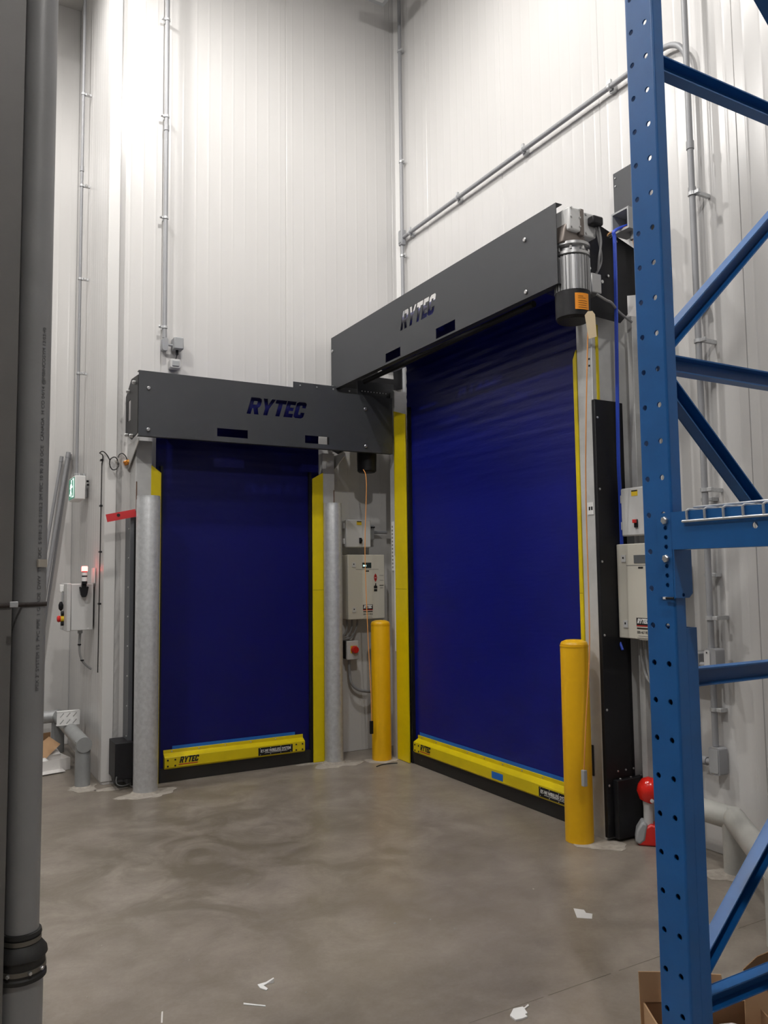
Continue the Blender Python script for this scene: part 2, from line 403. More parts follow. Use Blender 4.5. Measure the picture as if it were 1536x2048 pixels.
# ================================================================== roll-up doors
def door(name, label, O, U, N, P):
    """O: floor point on the curtain plane at u=0, U along the door (to the right), N out into the room"""
    O = Vector(O); U = Vector(U); N = Vector(N)
    r = root(name, label, 'door', O, kind='structure')
    q = lambda u, n, z: O+U*u+N*n+Z3*z
    def box(mb, u0, u1, n0, n1, z0, z1): return mb.obox(q((u0+u1)/2, (n0+n1)/2, (z0+z1)/2), U, N, Z3, u1-u0, n1-n0, z1-z0)
    u0, u1, zt = P['u0'], P['u1'], P['zt']
    # curtain sheet with faint ripples that die out towards the floor
    mb = MB(); nu, nz = 16, 230; vs = []; fs = []
    for j in range(nz+1):
        z = 0.085+(zt-0.085)*j/nz
        for i in range(nu+1):
            u = u0+(u1-u0)*i/nu
            k = P['rip']*max(0, (z-zt*0.52)/(zt*0.48))**1.4
            n = k*(0.0022*math.sin(z*71+2.2*math.sin(u*2.2))+0.0016*math.sin(z*123+u*3+1.0))
            vs.append(q(u, n, z))
    for j in range(nz):
        for i in range(nu): fs.append((j*(nu+1)+i, j*(nu+1)+i+1, (j+1)*(nu+1)+i+1, (j+1)*(nu+1)+i))
    mb.add(vs, fs); cur = mb.build('curtain', P['cm'], r)
    # rolled curtain on its drum
    rr = P['roll']
    MB().cyl(q(u0+.01, rr['n'], rr['z']), q(u1-.01, rr['n'], rr['z']), rr['r'], 40).build('curtain_roll', P['cm'], r)
    MB().cyl(q(P['c0']+.02, rr['n'], rr['z']), q(P['c1']-.25, rr['n'], rr['z']), .045, 20).build('drum_shaft', M_BLACK, r)
    for uu in (u0-.05, u1+.04):
        MB().lathe([(.05, -.012), (rr['r']*.62, -.012), (rr['r']*.62, .012), (.05, .012)], q(uu, rr['n'], rr['z']), U, 28).build('drum_disc', M_GREYBOX, r)
    # bottom bar
    b0, b1 = P['b0'], P['b1']
    prof = [(.004, .225), (.010, .225), (.010, .200), (.052, .178), (.052, .108), (.040, .096), (.004, .096)]
    bar = MB().prism(prof, q(b0, 0, 0), N, Z3, U, b1-b0).build('bottom_bar', M_YEL, r, bevel=.0015)
    seal = MB().prism([(.0, .0), (.022, .0), (.030, .097), (.0, .097)], q(u0+.005, 0, 0.001), N, Z3, U, u1-u0-.01).build('bottom_seal', M_RUBBER, r)
    box(MB(), b0+P['bl'], b1-P['bl'], .002, .005, .215, .248).build('blue_strip', M_LBLUE, r)
    for uu in (b0+.022, b0+.075, b1-.075, b1-.022):
        for zz in (.118, .160): bolt(bar, q(uu, .052, zz), N, .0065, .004, M_BLACK, 'rivet', 8)
    nrv = int((b1-b0)/.2)
    for i in range(nrv): bolt(bar, q(b0+.06+i*.2, .010, .213), N, .0055, .004, M_STEEL, 'rivet', 8)
    lg = logo_mesh('logo', .044, q(b0+P['lg'], .0523, .132), U, Z3, N, M_INK, bar, width=.135)
    box(MB(), b0+P['lg']-.005, b0+P['lg']+.135, .0523, .0532, .120, .126).build('logo_underline', M_RINK, bar)
    pl = box(MB(), b1-.385, b1-.105, .052, .0545, .110, .168).build('name_plate', M_BLACK, bar, bevel=.001)
    text('plate_text', 'RY-WI WIRELESS SYSTEM', .032, q(b1-.368, .0548, .132), U, Z3, M_WHITE, pl, width=.245, bold=.0004)
    box(MB(), b1-.335, b1-.15, .0546, .0553, .1255, .1275).build('plate_line', M_WHITE, pl)
    for i in range(4):
        for zz in (.116, .162): bolt(pl, q(b1-.37+i*.083, .0545, zz), N, .0032, .0025, M_STEEL, 'plate_screw', 6)
    # header cover: steel sheet with the name cut through it, two slots, folded edges
    c0, c1, z0, z1, cn = P['c0'], P['c1'], P['z0'], P['z1'], P['cn']
    L, wd = LOGO(P['lh']); k = P['lw']/wd
    holes = [[(P['lu']+a*k, P['lz']+b) for a, b in G] for G in L]+[rect(*s) for s in P['slots']]
    mb = MB().sheet([rect(c0, z0, c1, z1)], holes, q(0, cn-.004, 0), U, Z3, N, .004)
    box(mb, c0, c1, cn-.045, cn-.004, z1-.004, z1); box(mb, c0, c1, cn-.045, cn-.004, z0, z0+.004)
    cv = mb.build('header_cover', M_DARK, r, angle=1)
    for (a, b) in P['bolts']: bolt(cv, q(a, cn, b), N, .013, .009, M_STEEL, 'bolt', 10)
    # end plates / brackets carrying the roll
    for s, uu in ((0, c0+.006), (1, P['m1'])):
        back = P['wall']
        L2 = cn-.05-back
        mb = MB().sheet([[(0, z0+.09), (0, z1-.10), (L2*.45, z1-.005), (L2, z1-.02), (L2, z0+.03), (L2*.5, z0+.01)]], [rect(L2*.18, z0+.16, L2*.42, z1-.15)], q(uu, back, 0), N, Z3, U, .006)
        ep = mb.build('end_plate', M_BLACK, r)
        sgn = -1 if s == 0 else 1
        for (a, b) in ((.30, z1-.085), (.22, z0+.06), (.62, z0+.03), (.8, z1-.06)):
            bolt(ep, q(uu, back+L2*a, b), U*sgn, .014, .024, M_STEEL, 'bolt', 6)
    # side guides, yellow guards
    for s, (ga, gb, gn, gtop, ya, yb, ytop) in enumerate(P['guides']):
        g = MB(); box(g, ga, gb, -abs(P['wall'])+.003, gn, 0.001, gtop); gd = g.build('side_guide', M_GUIDE, r, bevel=.003)
        if P['wall'] > -.2: slot = MB(); mid = gb-.006 if s else ga+.006
        if P['wall'] > -.2: box(slot, mid-.004, mid+.004, gn, gn+.0015, .4, gtop-.3).build('guide_slot', mat('rust_slot', (.16, .09, .06), .8), gd)
        yl = MB(); cut = .055
        po = [(ya, .002), (yb, .002), (yb, ytop-cut), (ya, ytop)] if s == 0 else [(ya, .002), (yb, .002), (yb, ytop), (ya, ytop-cut)]
        yl.prism(po, q(0, gn-.005, 0), U, Z3, N, .012)
        guard = yl.build('yellow_guard', M_YEL, r, bevel=.002)
        for zz in (1.35,):
            sm = MB(); box(sm, ya+.001, yb-.001, gn+.0068, gn+.0076, zz, zz+.003); sm.build('guard_seam', mat('seam_dark', (.25, .18, .0), .7), guard)
        dk = MB(); di = (yb, yb+.018) if s == 0 else (ya-.018, ya)
        box(dk, di[0], di[1], -.01, .03, .002, ytop); dk.build('guide_lip', M_BLACK, r)
    return r, q, box, cv

# ---- smaller door on the left wall -------------------------------------------------
O1 = Vector((0, 5.885, 0))
lz = 2.674
d1, q1, b1x, cv1 = door('door_1', 'smaller blue roll-up door with charcoal header on the left wall', (0, 5.885, 0), (1, 0, 0), (0, -1, 0), dict(
    u0=1.395, u1=2.71, zt=2.73, cm=M_BLUE, rip=0.55, roll=dict(n=.140, z=2.735, r=.140), c0=1.20, c1=3.238, z0=2.45, z1=2.912, cn=.305, m1=2.86,
    b0=1.468, b1=2.558, bl=.065, lg=.105, lh=.128, lw=.455, lu=1.985, lz=lz,
    slots=[(1.762, 2.487, 1.995, 2.548), (2.457, 2.487, 2.662, 2.547)], bolts=[(1.268, 2.79), (1.268, 2.497), (2.985, 2.80), (2.985, 2.497)], wall=-.15,
    guides=[(1.243, 1.358, .045, 2.46, 1.352, 1.424, 2.285), (2.725, 2.832, .045, 2.46, 2.632, 2.727, 2.30)]))
# sloping gussets under the header
for uu, s in ((1.225, 1), (2.85, -1)):
    MB().prism([(-.14, 2.27), (.20, 2.43), (.20, 2.45), (-.14, 2.45)], q1(uu, 0, 0), (0, -1, 0), Z3, (1, 0, 0), .006).build('gusset', M_GUIDE, d1)
mtr = MB().lathe([(.0, 2.306), (.066, 2.306), (.078, 2.318), (.081, 2.44), (.081, 2.62), (0, 2.62)], (3.075, 5.73, 0), Z3, 32).build('motor_cap', M_BLACK, d1)
MB().box(2.95, 3.17, 5.66, 5.86, 2.62, 2.84).build('gearbox', M_ALU, d1, bevel=.01)
mb = MB(); a = PY(577, 768, 6.0); mb.box(a.x, 3.2, 5.90, 5.905, 2.96, 3.042); mb.box(a.x, 3.2, 5.905, 6.03, 2.955, 2.962)
ang = mb.build('header_angle', M_DARK, d1)
for i in range(4): bolt(ang, (a.x+.06+i*.15, 5.90, 3.015), (0, -1, 0), .008, .006)
cordp = spline([(3.005, 5.66, 2.32), (3.0, 5.60, 2.2), PY(730, 1100, 5.60), PY(735, 1250, 5.60), PY(742, 1385, 5.60)], 6)
pc = MB().tube(cordp, .0035, 6).build('pull_cord', M_CORD, d1)
e = cordp[-1]; MB().box(e.x-.012, e.x+.014, e.y-.01, e.y+.01, e.z-.32, e.z-.22).build('cord_weight', M_BLACK, pc, bevel=.003)
MB().tube([e, e+Vector((0.002, 0, -.23))], .0025, 6).build('cord_end', M_CORD, pc)
# dark cover strip and counterweight foot on the left guide
st = MB().box(1.2435-.03, 1.2435, 5.86, 6.03, .02, 1.91).build('cover_strip', mat('dark_grey_steel', (.10, .105, .115), .45), d1, bevel=.002)
MB().box(1.236, 1.262, 5.828, 5.8395, .02, 1.90).build('cover_edge', M_BLACK, d1)
for i in range(8): bolt(st, (1.2435-.03, 5.90, .35+i*.21), (-1, 0, 0), .006, .005, M_STEEL, 'screw', 8)
ft = MB().box(1.118, 1.2425, 5.80, 6.02, .075, .325).build('foot_box', M_BLACK, d1, bevel=.004)
MB().tube(spline([(1.13, 5.80, .10), (1.125, 5.77, .06), (1.16, 5.75, .045), (1.22, 5.77, .05)], 5), .006, 8).build('foot_cable', M_BKCABLE, ft)

# ---- larger door on the right wall (u runs towards -y) ------------------------------
yB = lambda y: 6.0-y
d2, q2, b2x, cv2 = door('door_2', 'larger blue roll-up door with charcoal header on the right wall', (3.31, 6.0, 0), (0, -1, 0), (-1, 0, 0), dict(
    u0=yB(5.47), u1=yB(3.47), zt=3.2, cm=M_BLUE2, rip=1.0, roll=dict(n=.18, z=3.265, r=.175), c0=yB(5.985), c1=yB(3.17), z0=3.025, z1=3.475, cn=.43, m1=yB(3.27),
    b0=yB(5.355), b1=yB(3.50), bl=.02, lg=.10, lh=.135, lw=.44, lu=yB(4.835), lz=3.222,
    slots=[(yB(5.056), 3.040, yB(4.838), 3.107), (yB(4.37), 3.038, yB(4.143), 3.108)], bolts=[(yB(3.432), 3.365), (yB(3.432), 3.06), (yB(5.955), 3.355), (yB(5.955), 3.046)], wall=-.30,
    guides=[(yB(5.68), yB(5.595), .045, 2.98, yB(5.60), yB(5.42), 2.81), (yB(3.447), yB(3.325), .05, 3.0, yB(3.475), yB(3.447), 2.78)]))
MB().box(3.262, 3.55, 3.326, 3.3262, .1, 2.9).build('guide_web', M_GUIDE, d2)
MB().box(3.292, 3.306, 3.316, 3.3255, 2.40, 2.90).build('yellow_edge', M_YEL, d2)
for zz in (2.70, 2.66): bolt(d2, (3.259, 3.345, zz), (-1, 0, 0), .006, .002, M_BLACK, 'guide_hole', 8)
cb = MB().box(3.245, 3.440, 3.298, 3.3245, .02, 2.455).build('counterweight_cover', M_BLACK, d2, bevel=.004)
MB().box(3.441, 3.47, 3.305, 3.3245, .3, 2.452).build('cover_back', M_BLACK, d2)
for i in range(6): bolt(cb, (3.262, 3.298, .30+i*.41), (0, -1, 0), .007, .005, M_STEEL, 'screw', 8)
fb = MB().box(3.29, 3.585, 3.262, 3.297, .015, .33).build('counterweight_foot', M_BLACK, d2, bevel=.004)
for i in range(3):
    bolt(fb, (3.33+i*.08, 3.28, .33), (0, 0, 1), .006, .005, M_STEEL, 'screw', 8); bolt(fb, (3.33+i*.06, 3.298, .37), (0, -1, 0), .006, .005, M_STEEL, 'screw', 8)
# bottom black channel next to it with slot
MB().box(3.255, 3.2585, 3.405, 3.425, .33, .50).build('guide_cutout', M_BLACK, d2)
lb = MB().box(3.2565, 3.2595, 3.345, 3.395, 1.80, 1.87).build('guide_label', M_WHITE, d2)
for i in range(2): MB().box(3.2555, 3.2566, 3.352+i*.018, 3.364+i*.018, 1.825, 1.845).build('label_mark', M_INK, lb)
lb = MB().box(3.2585, 3.2645, 5.625, 5.655, 1.50, 1.90).build('guide_label', M_WHITE, d2)
for i in range(12): MB().box(3.2575, 3.2586, 5.63, 5.65, 1.52+i*.03, 1.535+i*.03).build('label_mark', M_GINK, lb)
MB().box(3.2585, 3.2645, 5.612, 5.619, .85, 1.62).build('guide_strip', M_WHITE, d2)
# mounting bracket, motor and gearbox at the right end
MB().sheet([[(3.02, 2.92), (3.40, 2.90), (3.46, 2.96), (3.46, 3.36), (3.30, 3.40), (3.02, 3.40)]], [], (0, 3.235, 0), X3, Z3, (0, -1, 0), .006).build('motor_bracket', M_BLACK, d2)
MB().lathe([(.0, 0), (.030, 0), (.030, .012), (.018, .016), (.018, .03), (0, .03)], (3.225, 3.228, 3.10), (0, -1, 0), 24).build('shaft_end', M_BLACK, d2)
MB().lathe([(.0, 0), (.010, 0), (.010, .012), (0, .012)], (3.225, 3.198, 3.10), (0, -1, 0), 12).build('shaft_bolt', M_STEEL, d2)
for (a, b) in ((3.17, 3.18), (3.12, 2.96), (3.15, 2.955), (3.31, 3.16)): bolt(d2, (a, 3.2285, b), (0, -1, 0), .009, .008)
mc = PX(1144, 550, 3.0); mx, my = mc.x, mc.y; mr = .094
mo = MB().lathe([(mr-.008, 2.985), (mr-.008, 3.185)], (mx, my, 0), Z3, 36).build('motor_body', M_ALU, d2)
for k in range(30):
    a = 2*PI*k/30; cx, cy = math.cos(a), math.sin(a)
    MB().obox((mx+cx*(mr-.003), my+cy*(mr-.003), 3.085), (cx, cy, 0), (-cy, cx, 0), Z3, .014, .0045, .19).build('cooling_fin', M_ALU, mo)
fc = MB().lathe([(0, 2.835), (mr-.012, 2.835), (mr, 2.85), (mr+.002, 2.99), (0, 2.99)], (mx, my, 0), Z3, 36).build('fan_cover', M_BLACK, d2)
vx = Vector((-mx, -my, 0)).normalized(); sx = Vector((-vx.y, vx.x, 0))
st = []
for i in range(7):
    a = math.atan2(-sx.y*.55+vx.y, -sx.x*.55+vx.x)
def arc_sticker(name, a0, a1, z0, z1, rr, m, parent):
    n = 8; vs = []; fs = []
    for i in range(n+1):
        a = a0+(a1-a0)*i/n
        for z in (z0, z1): vs.append((mx+math.cos(a)*rr, my+math.sin(a)*rr, z))
    for i in range(n): fs.append((2*i, 2*i+2, 2*i+3, 2*i+1))
    return MB().add(vs, fs).build(name, m, parent)
av = math.atan2(-my, -mx)
sk = arc_sticker('warning_label', av+.12, av+1.0, 2.875, 2.965, mr+.0035, M_ORANGE, fc)
for i, (z, l) in enumerate(((2.945, .30), (2.935, .45), (2.92, .55), (2.908, .55), (2.896, .5), (2.884, .55))):
    arc_sticker('label_line', av+.3, av+.3+l, z, z+.003, mr+.0042, mat('brown_ink', (.30, .10, .01), .6), sk)
MB().lathe([(mr-.02, 3.185), (mr+.004, 3.19), (mr+.004, 3.205), (mr-.016, 3.21), (mr-.016, 3.235), (mr+.006, 3.24), (mr+.006, 3.255), (mr-.02, 3.26)], (mx, my, 0), Z3, 32).build('motor_flange', M_ALU, d2)
for k in range(8):
    a = 2*PI*k/8; bolt(d2, (mx+math.cos(a)*(mr-.004), my+math.sin(a)*(mr-.004), 3.21), Z3, .008, .02, M_STEEL, 'flange_bolt')
MB().prism([(-.085, 3.25), (.085, 3.25), (.075, 3.31), (.06, 3.42), (-.02, 3.42), (-.07, 3.33)], (mx-.02, my-.05, 0), X3, Z3, Y3, .12).build('gear_case', M_IRON, d2, bevel=.008)
gx = MB().box(mx-.075, mx+.005, my-.075, my+.07, 3.315, 3.445).build('gear_cover', M_WGEAR, d2, bevel=.01)
MB().box(mx+.005, mx+.035, my-.07, my+.06, 3.30, 3.45).build('gear_rib', M_IRON, d2, bevel=.005)
g2 = MB().box(mx+.035, mx+.125, my-.065, my+.05, 3.305, 3.44).build('gear_cover', M_WGEAR, d2, bevel=.008)
for (a, b) in ((-.065, 3.33), (-.065, 3.385), (-.065, 3.435), (-.005, 3.34), (-.005, 3.39), (-.005, 3.435)): bolt(gx, (mx+a, my-.075, b), (0, -1, 0), .006, .008, M_STEEL, 'cover_bolt')
for (a, b) in ((.05, 3.32), (.11, 3.32), (.05, 3.425), (.11, 3.425)): bolt(g2, (mx+a, my-.065, b), (0, -1, 0), .007, .007, M_STEEL, 'cover_bolt')
tb = MB().box(mx+.06, mx+.135, my-.115, my-.065, 3.36, 3.41).build('encoder_box', M_BLACK, d2, bevel=.010)
MB().tube(spline([(mx+.12, my-.09, 3.36), (mx+.135, my-.09, 3.28), (mx+.12, my-.085, 3.18), (mx+.125, my-.07, 3.12)], 6), .006, 8).build('motor_cable', M_GCABLE, d2)
MB().tube(spline([(mx+.11, my-.08, 3.36), (mx+.16, my-.06, 3.25), (mx+.19, my-.03, 3.19), (mx+.15, my-.03, 3.12)], 6), .006, 8).build('motor_cable', M_GCABLE, d2)
MB().box(mx+.085, mx+.16, my-.06, my+.04, 3.00, 3.11).build('terminal_box', M_ALU, d2, bevel=.006)
MB().tube(spline([(mx+.09, my-.09, 2.975), (mx+.16, my-.09, 2.955), (mx+.24, my-.05, 2.965), (3.36, 3.20, 2.95), (3.45, 3.19, 2.90)], 6), .007, 8).build('bracket_cable', M_GCABLE, d2)
cp = spline([(mx+.085, my-.03, 2.87), PX(1176, 655, 3.0), PX(1172, 850, 3.02), PX(1172, 1000, 3.04), PX(1179, 1280, 3.05), PX(1172, 1440, 3.05), PX(1168, 1540, 3.05)], 6)
pc = MB().tube(cp, .0035, 6).build('pull_cord', M_CORD, d2)
e = cp[-1]; MB().box(e.x-.012, e.x+.012, e.y-.012, e.y+.012, e.z-.085, e.z).build('cord_weight', M_GREYBOX, pc, bevel=.003)
tg = PX(1181, 650, 2.99)
MB().prism([(-.028, .055), (-.012, .075), (.012, .075), (.025, .055), (.030, -.065), (-.012, -.075)], tg, Vector((.75, -.66, 0)), Z3, Vector((-.66, -.75, 0)), .0012).build('manila_tag', M_TAG, pc)
# tape marker on the bottom bar and rods behind the header
b2x(MB(), yB(4.36), yB(4.24), .0525, .0533, .118, .162).build('blue_tape', M_LBLUE, d2)
MB().cyl((2.99, 5.6, 3.03), (2.99, 3.5, 3.03), .02, 12).build('tension_bar', M_BLACK, d2)
mb = MB().box(2.96, 3.30, 5.66, 5.666, 2.93, 3.05); hp = mb.build('hole_plate', M_DARK, d2)
for i in range(9): bolt(hp, (3.0+i*.028, 5.66, 2.965), (0, -1, 0), .005, .001, M_WHITE, 'plate_hole', 8)
# dark chute higher on the wall
ch = MB().box(3.50, 3.60, 3.17, 3.345, 3.52, 3.865).build('cable_chute', M_DARK, d2, bevel=.003)
for zz in (3.60, 3.78, 3.83): bolt(ch, (3.50, 3.325, zz), (-1, 0, 0), .006, .005, M_STEEL, 'screw', 8)

# ================================================================== bollards
def bollard(name, label, x, y, r_, h, m, dome, group):
    rt = root(name, label, 'bollard', (x, y, 0), group)
    MB().lathe([(r_, .001), (r_, h-.03), (r_*.97, h-.022)] + ([(r_*.985, h-.018), (r_*.9, h-.006), (r_*.6, h+.004), (0, h+.008)] if dome else [(r_*.97, h), (r_*.90, h), (r_*.90, h-.03), (0, h-.03)]), (x, y, 0), Z3, 40).build('sleeve' if dome else 'pipe', m, rt)
    if dome: MB().lathe([(r_+.0012, h-.034), (r_+.002, h-.028), (r_+.0012, h-.024), (r_-.002, h-.024), (r_-.002, h-.034)], (x, y, 0), Z3, 40).build('cap_rim', m, rt)
    else:
        MB().lathe([(r_+.018, .001), (r_+.006, .012), (r_-.002, .02), (r_-.002, .001)], (x, y, 0), Z3, 40).build('weld_collar', M_PATCH, rt)
    return rt
bollard('bollard', 'yellow bollard in the corner between the two blue doors', 3.147, 5.66, .0775, 1.095, M_BOL, True, 'yellow bollards')
bollard('bollard', 'yellow bollard in front of the black column beside the larger door', 3.135, 3.405, .0775, 1.09, M_BOL, True, 'yellow bollards')
bollard('pipe_bollard', 'tall galvanized pipe bollard at the left edge of the smaller door', 1.296, 5.668, .082, 2.04, M_GALV, False, 'galvanized pipe bollards')
bollard('pipe_bollard', 'tall galvanized pipe bollard at the right edge of the smaller door', 2.775, 5.760, .0735, 2.045, M_GALV, False, 'galvanized pipe bollards')

# ================================================================== electrical boxes
def disconnect(label, O, U, N, wd, h, dp, lit):
    O = Vector(O); U = Vector(U); N = Vector(N); r = root('disconnect_box', label, 'electrical box', O, 'disconnect boxes')
    q = lambda u, n, z: O+U*u+N*n+Z3*z
    MB().obox(q(wd/2, dp*.35, h/2), U, N, Z3, wd-.012, dp*.7, h-.012).build('body', M_LGREY, r, bevel=.006)
    dr = MB().obox(q(wd/2, dp*.84, h/2), U, N, Z3, wd, dp*.3, h).build('door', M_LGREY, r, bevel=.008)
    for zz in (.22, .78): MB().obox(q(-.004, dp*.72, h*zz), U, N, Z3, .012, .03, .045).build('hinge', M_LGREY, r, bevel=.002)
    lb = MB().obox(q(wd*.52, dp, h*.88), U, N, Z3, .045, .0015, .032).build('warning_sticker', M_YLAB, dr)
    MB().obox(q(wd*.52, dp+.001, h*.88+.012), U, N, Z3, .042, .001, .007).build('sticker_band', M_INK, lb)
    MB().obox(q(wd*.56, dp+.004, h*.25), U, N, Z3, .022, .010, .045).build('switch_base', M_BLACK, dr, bevel=.002)
    MB().obox(q(wd*.56, dp+.014, h*.25+(.012 if lit else 0)), U, N, Z3, .018, .02, .02).build('switch_handle', M_RED if lit else M_BLACK, dr, bevel=.002)
    return r
def control(label, O, U, N, wd, h, dp, lit):
    O = Vector(O); U = Vector(U); N = Vector(N); r = root('door_controller', label, 'control panel', O, 'beige door control panels')
    q = lambda u, n, z: O+U*u+N*n+Z3*z
    def pl(name, u, z, su, sv, m, p, t=.0012, n0=None): return MB().obox(q(u, (dp if n0 is None else n0)+t/2, z), U, N, Z3, su, t, sv).build(name, m, p)
    MB().obox(q(wd/2, dp*.4, h/2), U, N, Z3, wd-.006, dp*.8, h-.006).build('body', M_BEIGE, r, bevel=.004)
    dr = MB().obox(q(wd/2, dp*.88, h/2), U, N, Z3, wd, dp*.24, h).build('door', M_BEIGE, r, bevel=.005)
    for zz in (.15, .845):
        k = pl('lock_plate', wd*.16, h*zz, .032, .04, M_LGREY, dr, .004); pl('keyhole', wd*.155, h*zz+.004, .009, .011, M_INK, k, .001, dp+.004)
    sc_ = pl('screen', wd*.51, h*.835, .085, .045, M_LCD if lit else M_LCDG, dr, .002)
    if lit: pl('screen_text', wd*.45, h*.829, .030, .014, M_LCDLIT, sc_, .0008, dp+.002)
    pl('print_line', wd*.52, h*.772, wd*.62, .0035, M_GINK, dr); pl('print_mark', wd*.52, h*.745, .034, .010, M_INK, dr)
    if True:
        u = wd*.745
        for s, zz in ((1, .685), (-1, .595)):
            MB().prism([(-.015, -.012*s), (.015, -.012*s), (0, .012*s)] if s > 0 else [(-.015, .012), (0, -.012), (.015, .012)], q(u, dp, h*zz), U, Z3, N, .0012).build('arrow_mark', M_RINK, dr)
        MB().sheet([circ(u, h*.64, .015, 18)], [rect(u-.009, h*.64-.003, u+.009, h*.64+.003)], q(0, dp, 0), U, Z3, N, .0012).build('stop_mark', M_RINK, dr)
        MB().prism([(-.016, -.02), (.016, -.02), (.016, .0), (.006, .004), (.006, .024), (-.002, .024), (-.004, .006), (-.016, .0)], q(u, dp, h*.51), U, Z3, N, .0012).build('hand_mark', M_INK, dr)
        pl('read_mark', u, h*.445, .03, .020, M_INK, dr)
        for i, (zz, l) in enumerate(((.675, .05), (.60, .045), (.52, .05), (.49, .035), (.475, .04))): pl('print_line', wd*.91, h*zz, l*.8, .005 if i == 2 else .003, M_INK if i == 2 else M_GINK, dr)
    bk = pl('logo_block', wd*.53, h*.185, .092, .040, M_INK, dr)
    logo_mesh('logo', .026, q(wd*.53-.040, dp+.0012, h*.185-.010), U, Z3, N, M_WHITE, bk, width=.074)
    pl('logo_red_line', wd*.53, h*.185-.023, .092, .006, M_RINK, dr)
    pl('print_line', wd*.53, h*.185-.037, .088, .008, M_INK, dr)
    text('phone_number', '888-467-9832', .022, q(wd*.53-.044, dp, h*.185-.066), U, Z3, M_INK, dr, width=.088)
    for i, l in enumerate((.07, .085, .06)): pl('print_line', wd*.53, h*.185-.078-i*.010, l, .003, M_GINK, dr)
    return r
disconnect('light grey disconnect box above the control panel between the two doors', (2.955, 6.03, 1.695), (1, 0, 0), (0, -1, 0), .235, .232, .15, False)
control('beige control panel with red arrow keys between the two doors', (2.968, 6.03, 1.10), (1, 0, 0), (0, -1, 0), .348, .535, .15, True)
disconnect('light grey disconnect box with red switch beside the blue rack post', (3.45, 3.248, 1.670), (0, -1, 0), (-1, 0, 0), .20, .27, .08, True)
control('beige control panel half hidden behind the blue rack post', (3.47, 3.292, 1.102), (0, -1, 0), (-1, 0, 0), .335, .525, .10, False)
r = root('mounting_stand', 'grey steel strut posts holding the boxes beside the rack post', 'stand', (3.55, 3.1, 0))
for yy in (3.235, 3.06):
    MB().box(3.475, 3.515, yy-.02, yy+.02, .001, 2.95).build('strut_post', M_GUIDE, r, bevel=.002)
for zz in (1.2, 1.55, 1.75, 2.4, 2.8): MB().box(3.516, 3.602, 3.04, 3.255, zz-.02, zz+.02).build('cross_strut', M_GUIDE, r)
r = root('cable_bundle', 'grey cables looping below the half hidden control panel', 'cable', (3.48, 3.1, .9))
for i in range(3): MB().tube(spline([(3.44, 3.20-i*.035, 1.10), (3.44, 3.195-i*.035, .98), (3.44, 3.16-i*.03, .88-.03*i), (3.44, 3.08-.02*i, .84-.03*i), (3.45, 3.0, .87)], 6), .009, 8).build('cable', M_GCABLE, r)
r = root('cable_bundle', 'grey cables below the control panel between the two doors', 'cable', (2.99, 5.98, 1.0))
for i in range(3): MB().tube(spline([(3.0+i*.05, 5.97, 1.10), (3.0+i*.045, 5.97, 1.03), (2.97+i*.03, 5.97, .97-.012*i), (2.90, 5.97, .965-.01*i), (2.84, 5.985, .985)], 6), .008, 8).build('cable', M_GCABLE, r)
# rotary isolator low on the wall
r = root('isolator_switch', 'small grey switch box with red rotary knob by the corner bollard', 'switch', (3.02, 6.02, .77))
MB().box(2.968, 3.074, 5.905, 5.93, .772, .925).build('cover', M_LGREY, r, bevel=.004); MB().box(2.972, 3.07, 5.93, 6.03, .776, .921).build('body', M_BLACK, r, bevel=.004)
MB().box(3.0, 3.06, 5.903, 5.906, .825, .885).build('yellow_plate', M_YLAB, r)
kb = MB().lathe([(.032, 0), (.032, .012), (.026, .03), (0, .03)], (3.035, 5.903, .853), (0, -1, 0), 24).build('knob', M_RED, r)
MB().box(3.031, 3.039, 5.866, 5.874, .83, .876).build('knob_grip', M_RED, kb, bevel=.002)
tag(MB().tube(spline([(3.02, 5.97, .772), (3.02, 5.97, .68), (3.035, 5.97, .58), (3.09, 5.97, .52), (3.17, 5.97, .495), (3.25, 5.99, .485)], 6), .0125, 10).build('flexible_conduit', M_CONDUIT), 'grey flexible conduit curving down below the red knob switch', 'conduit')
# coupling between the disconnect and the corner
r = root('conduit_fitting', 'dark fitting joining the disconnect box to the corner conduit', 'fitting', (3.24, 5.98, 1.8))
MB().box(3.198, 3.262, 5.95, 6.03, 1.765, 1.89).build('body', M_GREYBOX, r, bevel=.006)
for i in range(3): MB().cyl((3.21+i*.02, 5.95, 1.87), (3.21+i*.02, 5.93, 1.87), .006, 8).build('screw', M_BLACK, r)
MB().cyl((3.262, 5.985, 1.83), (3.40, 5.985, 1.83), .014, 12).build('pipe_stub', M_CONDUIT, r)
MB().box(2.90, 2.915, 6.0, 6.03, .13, .44); tag(MB().box(2.872, 2.892, 5.99, 6.03, .12, .42).build('floor_plate', M_BLACK), 'thin black plate at the wall foot beside the right pipe bollard', 'plate')

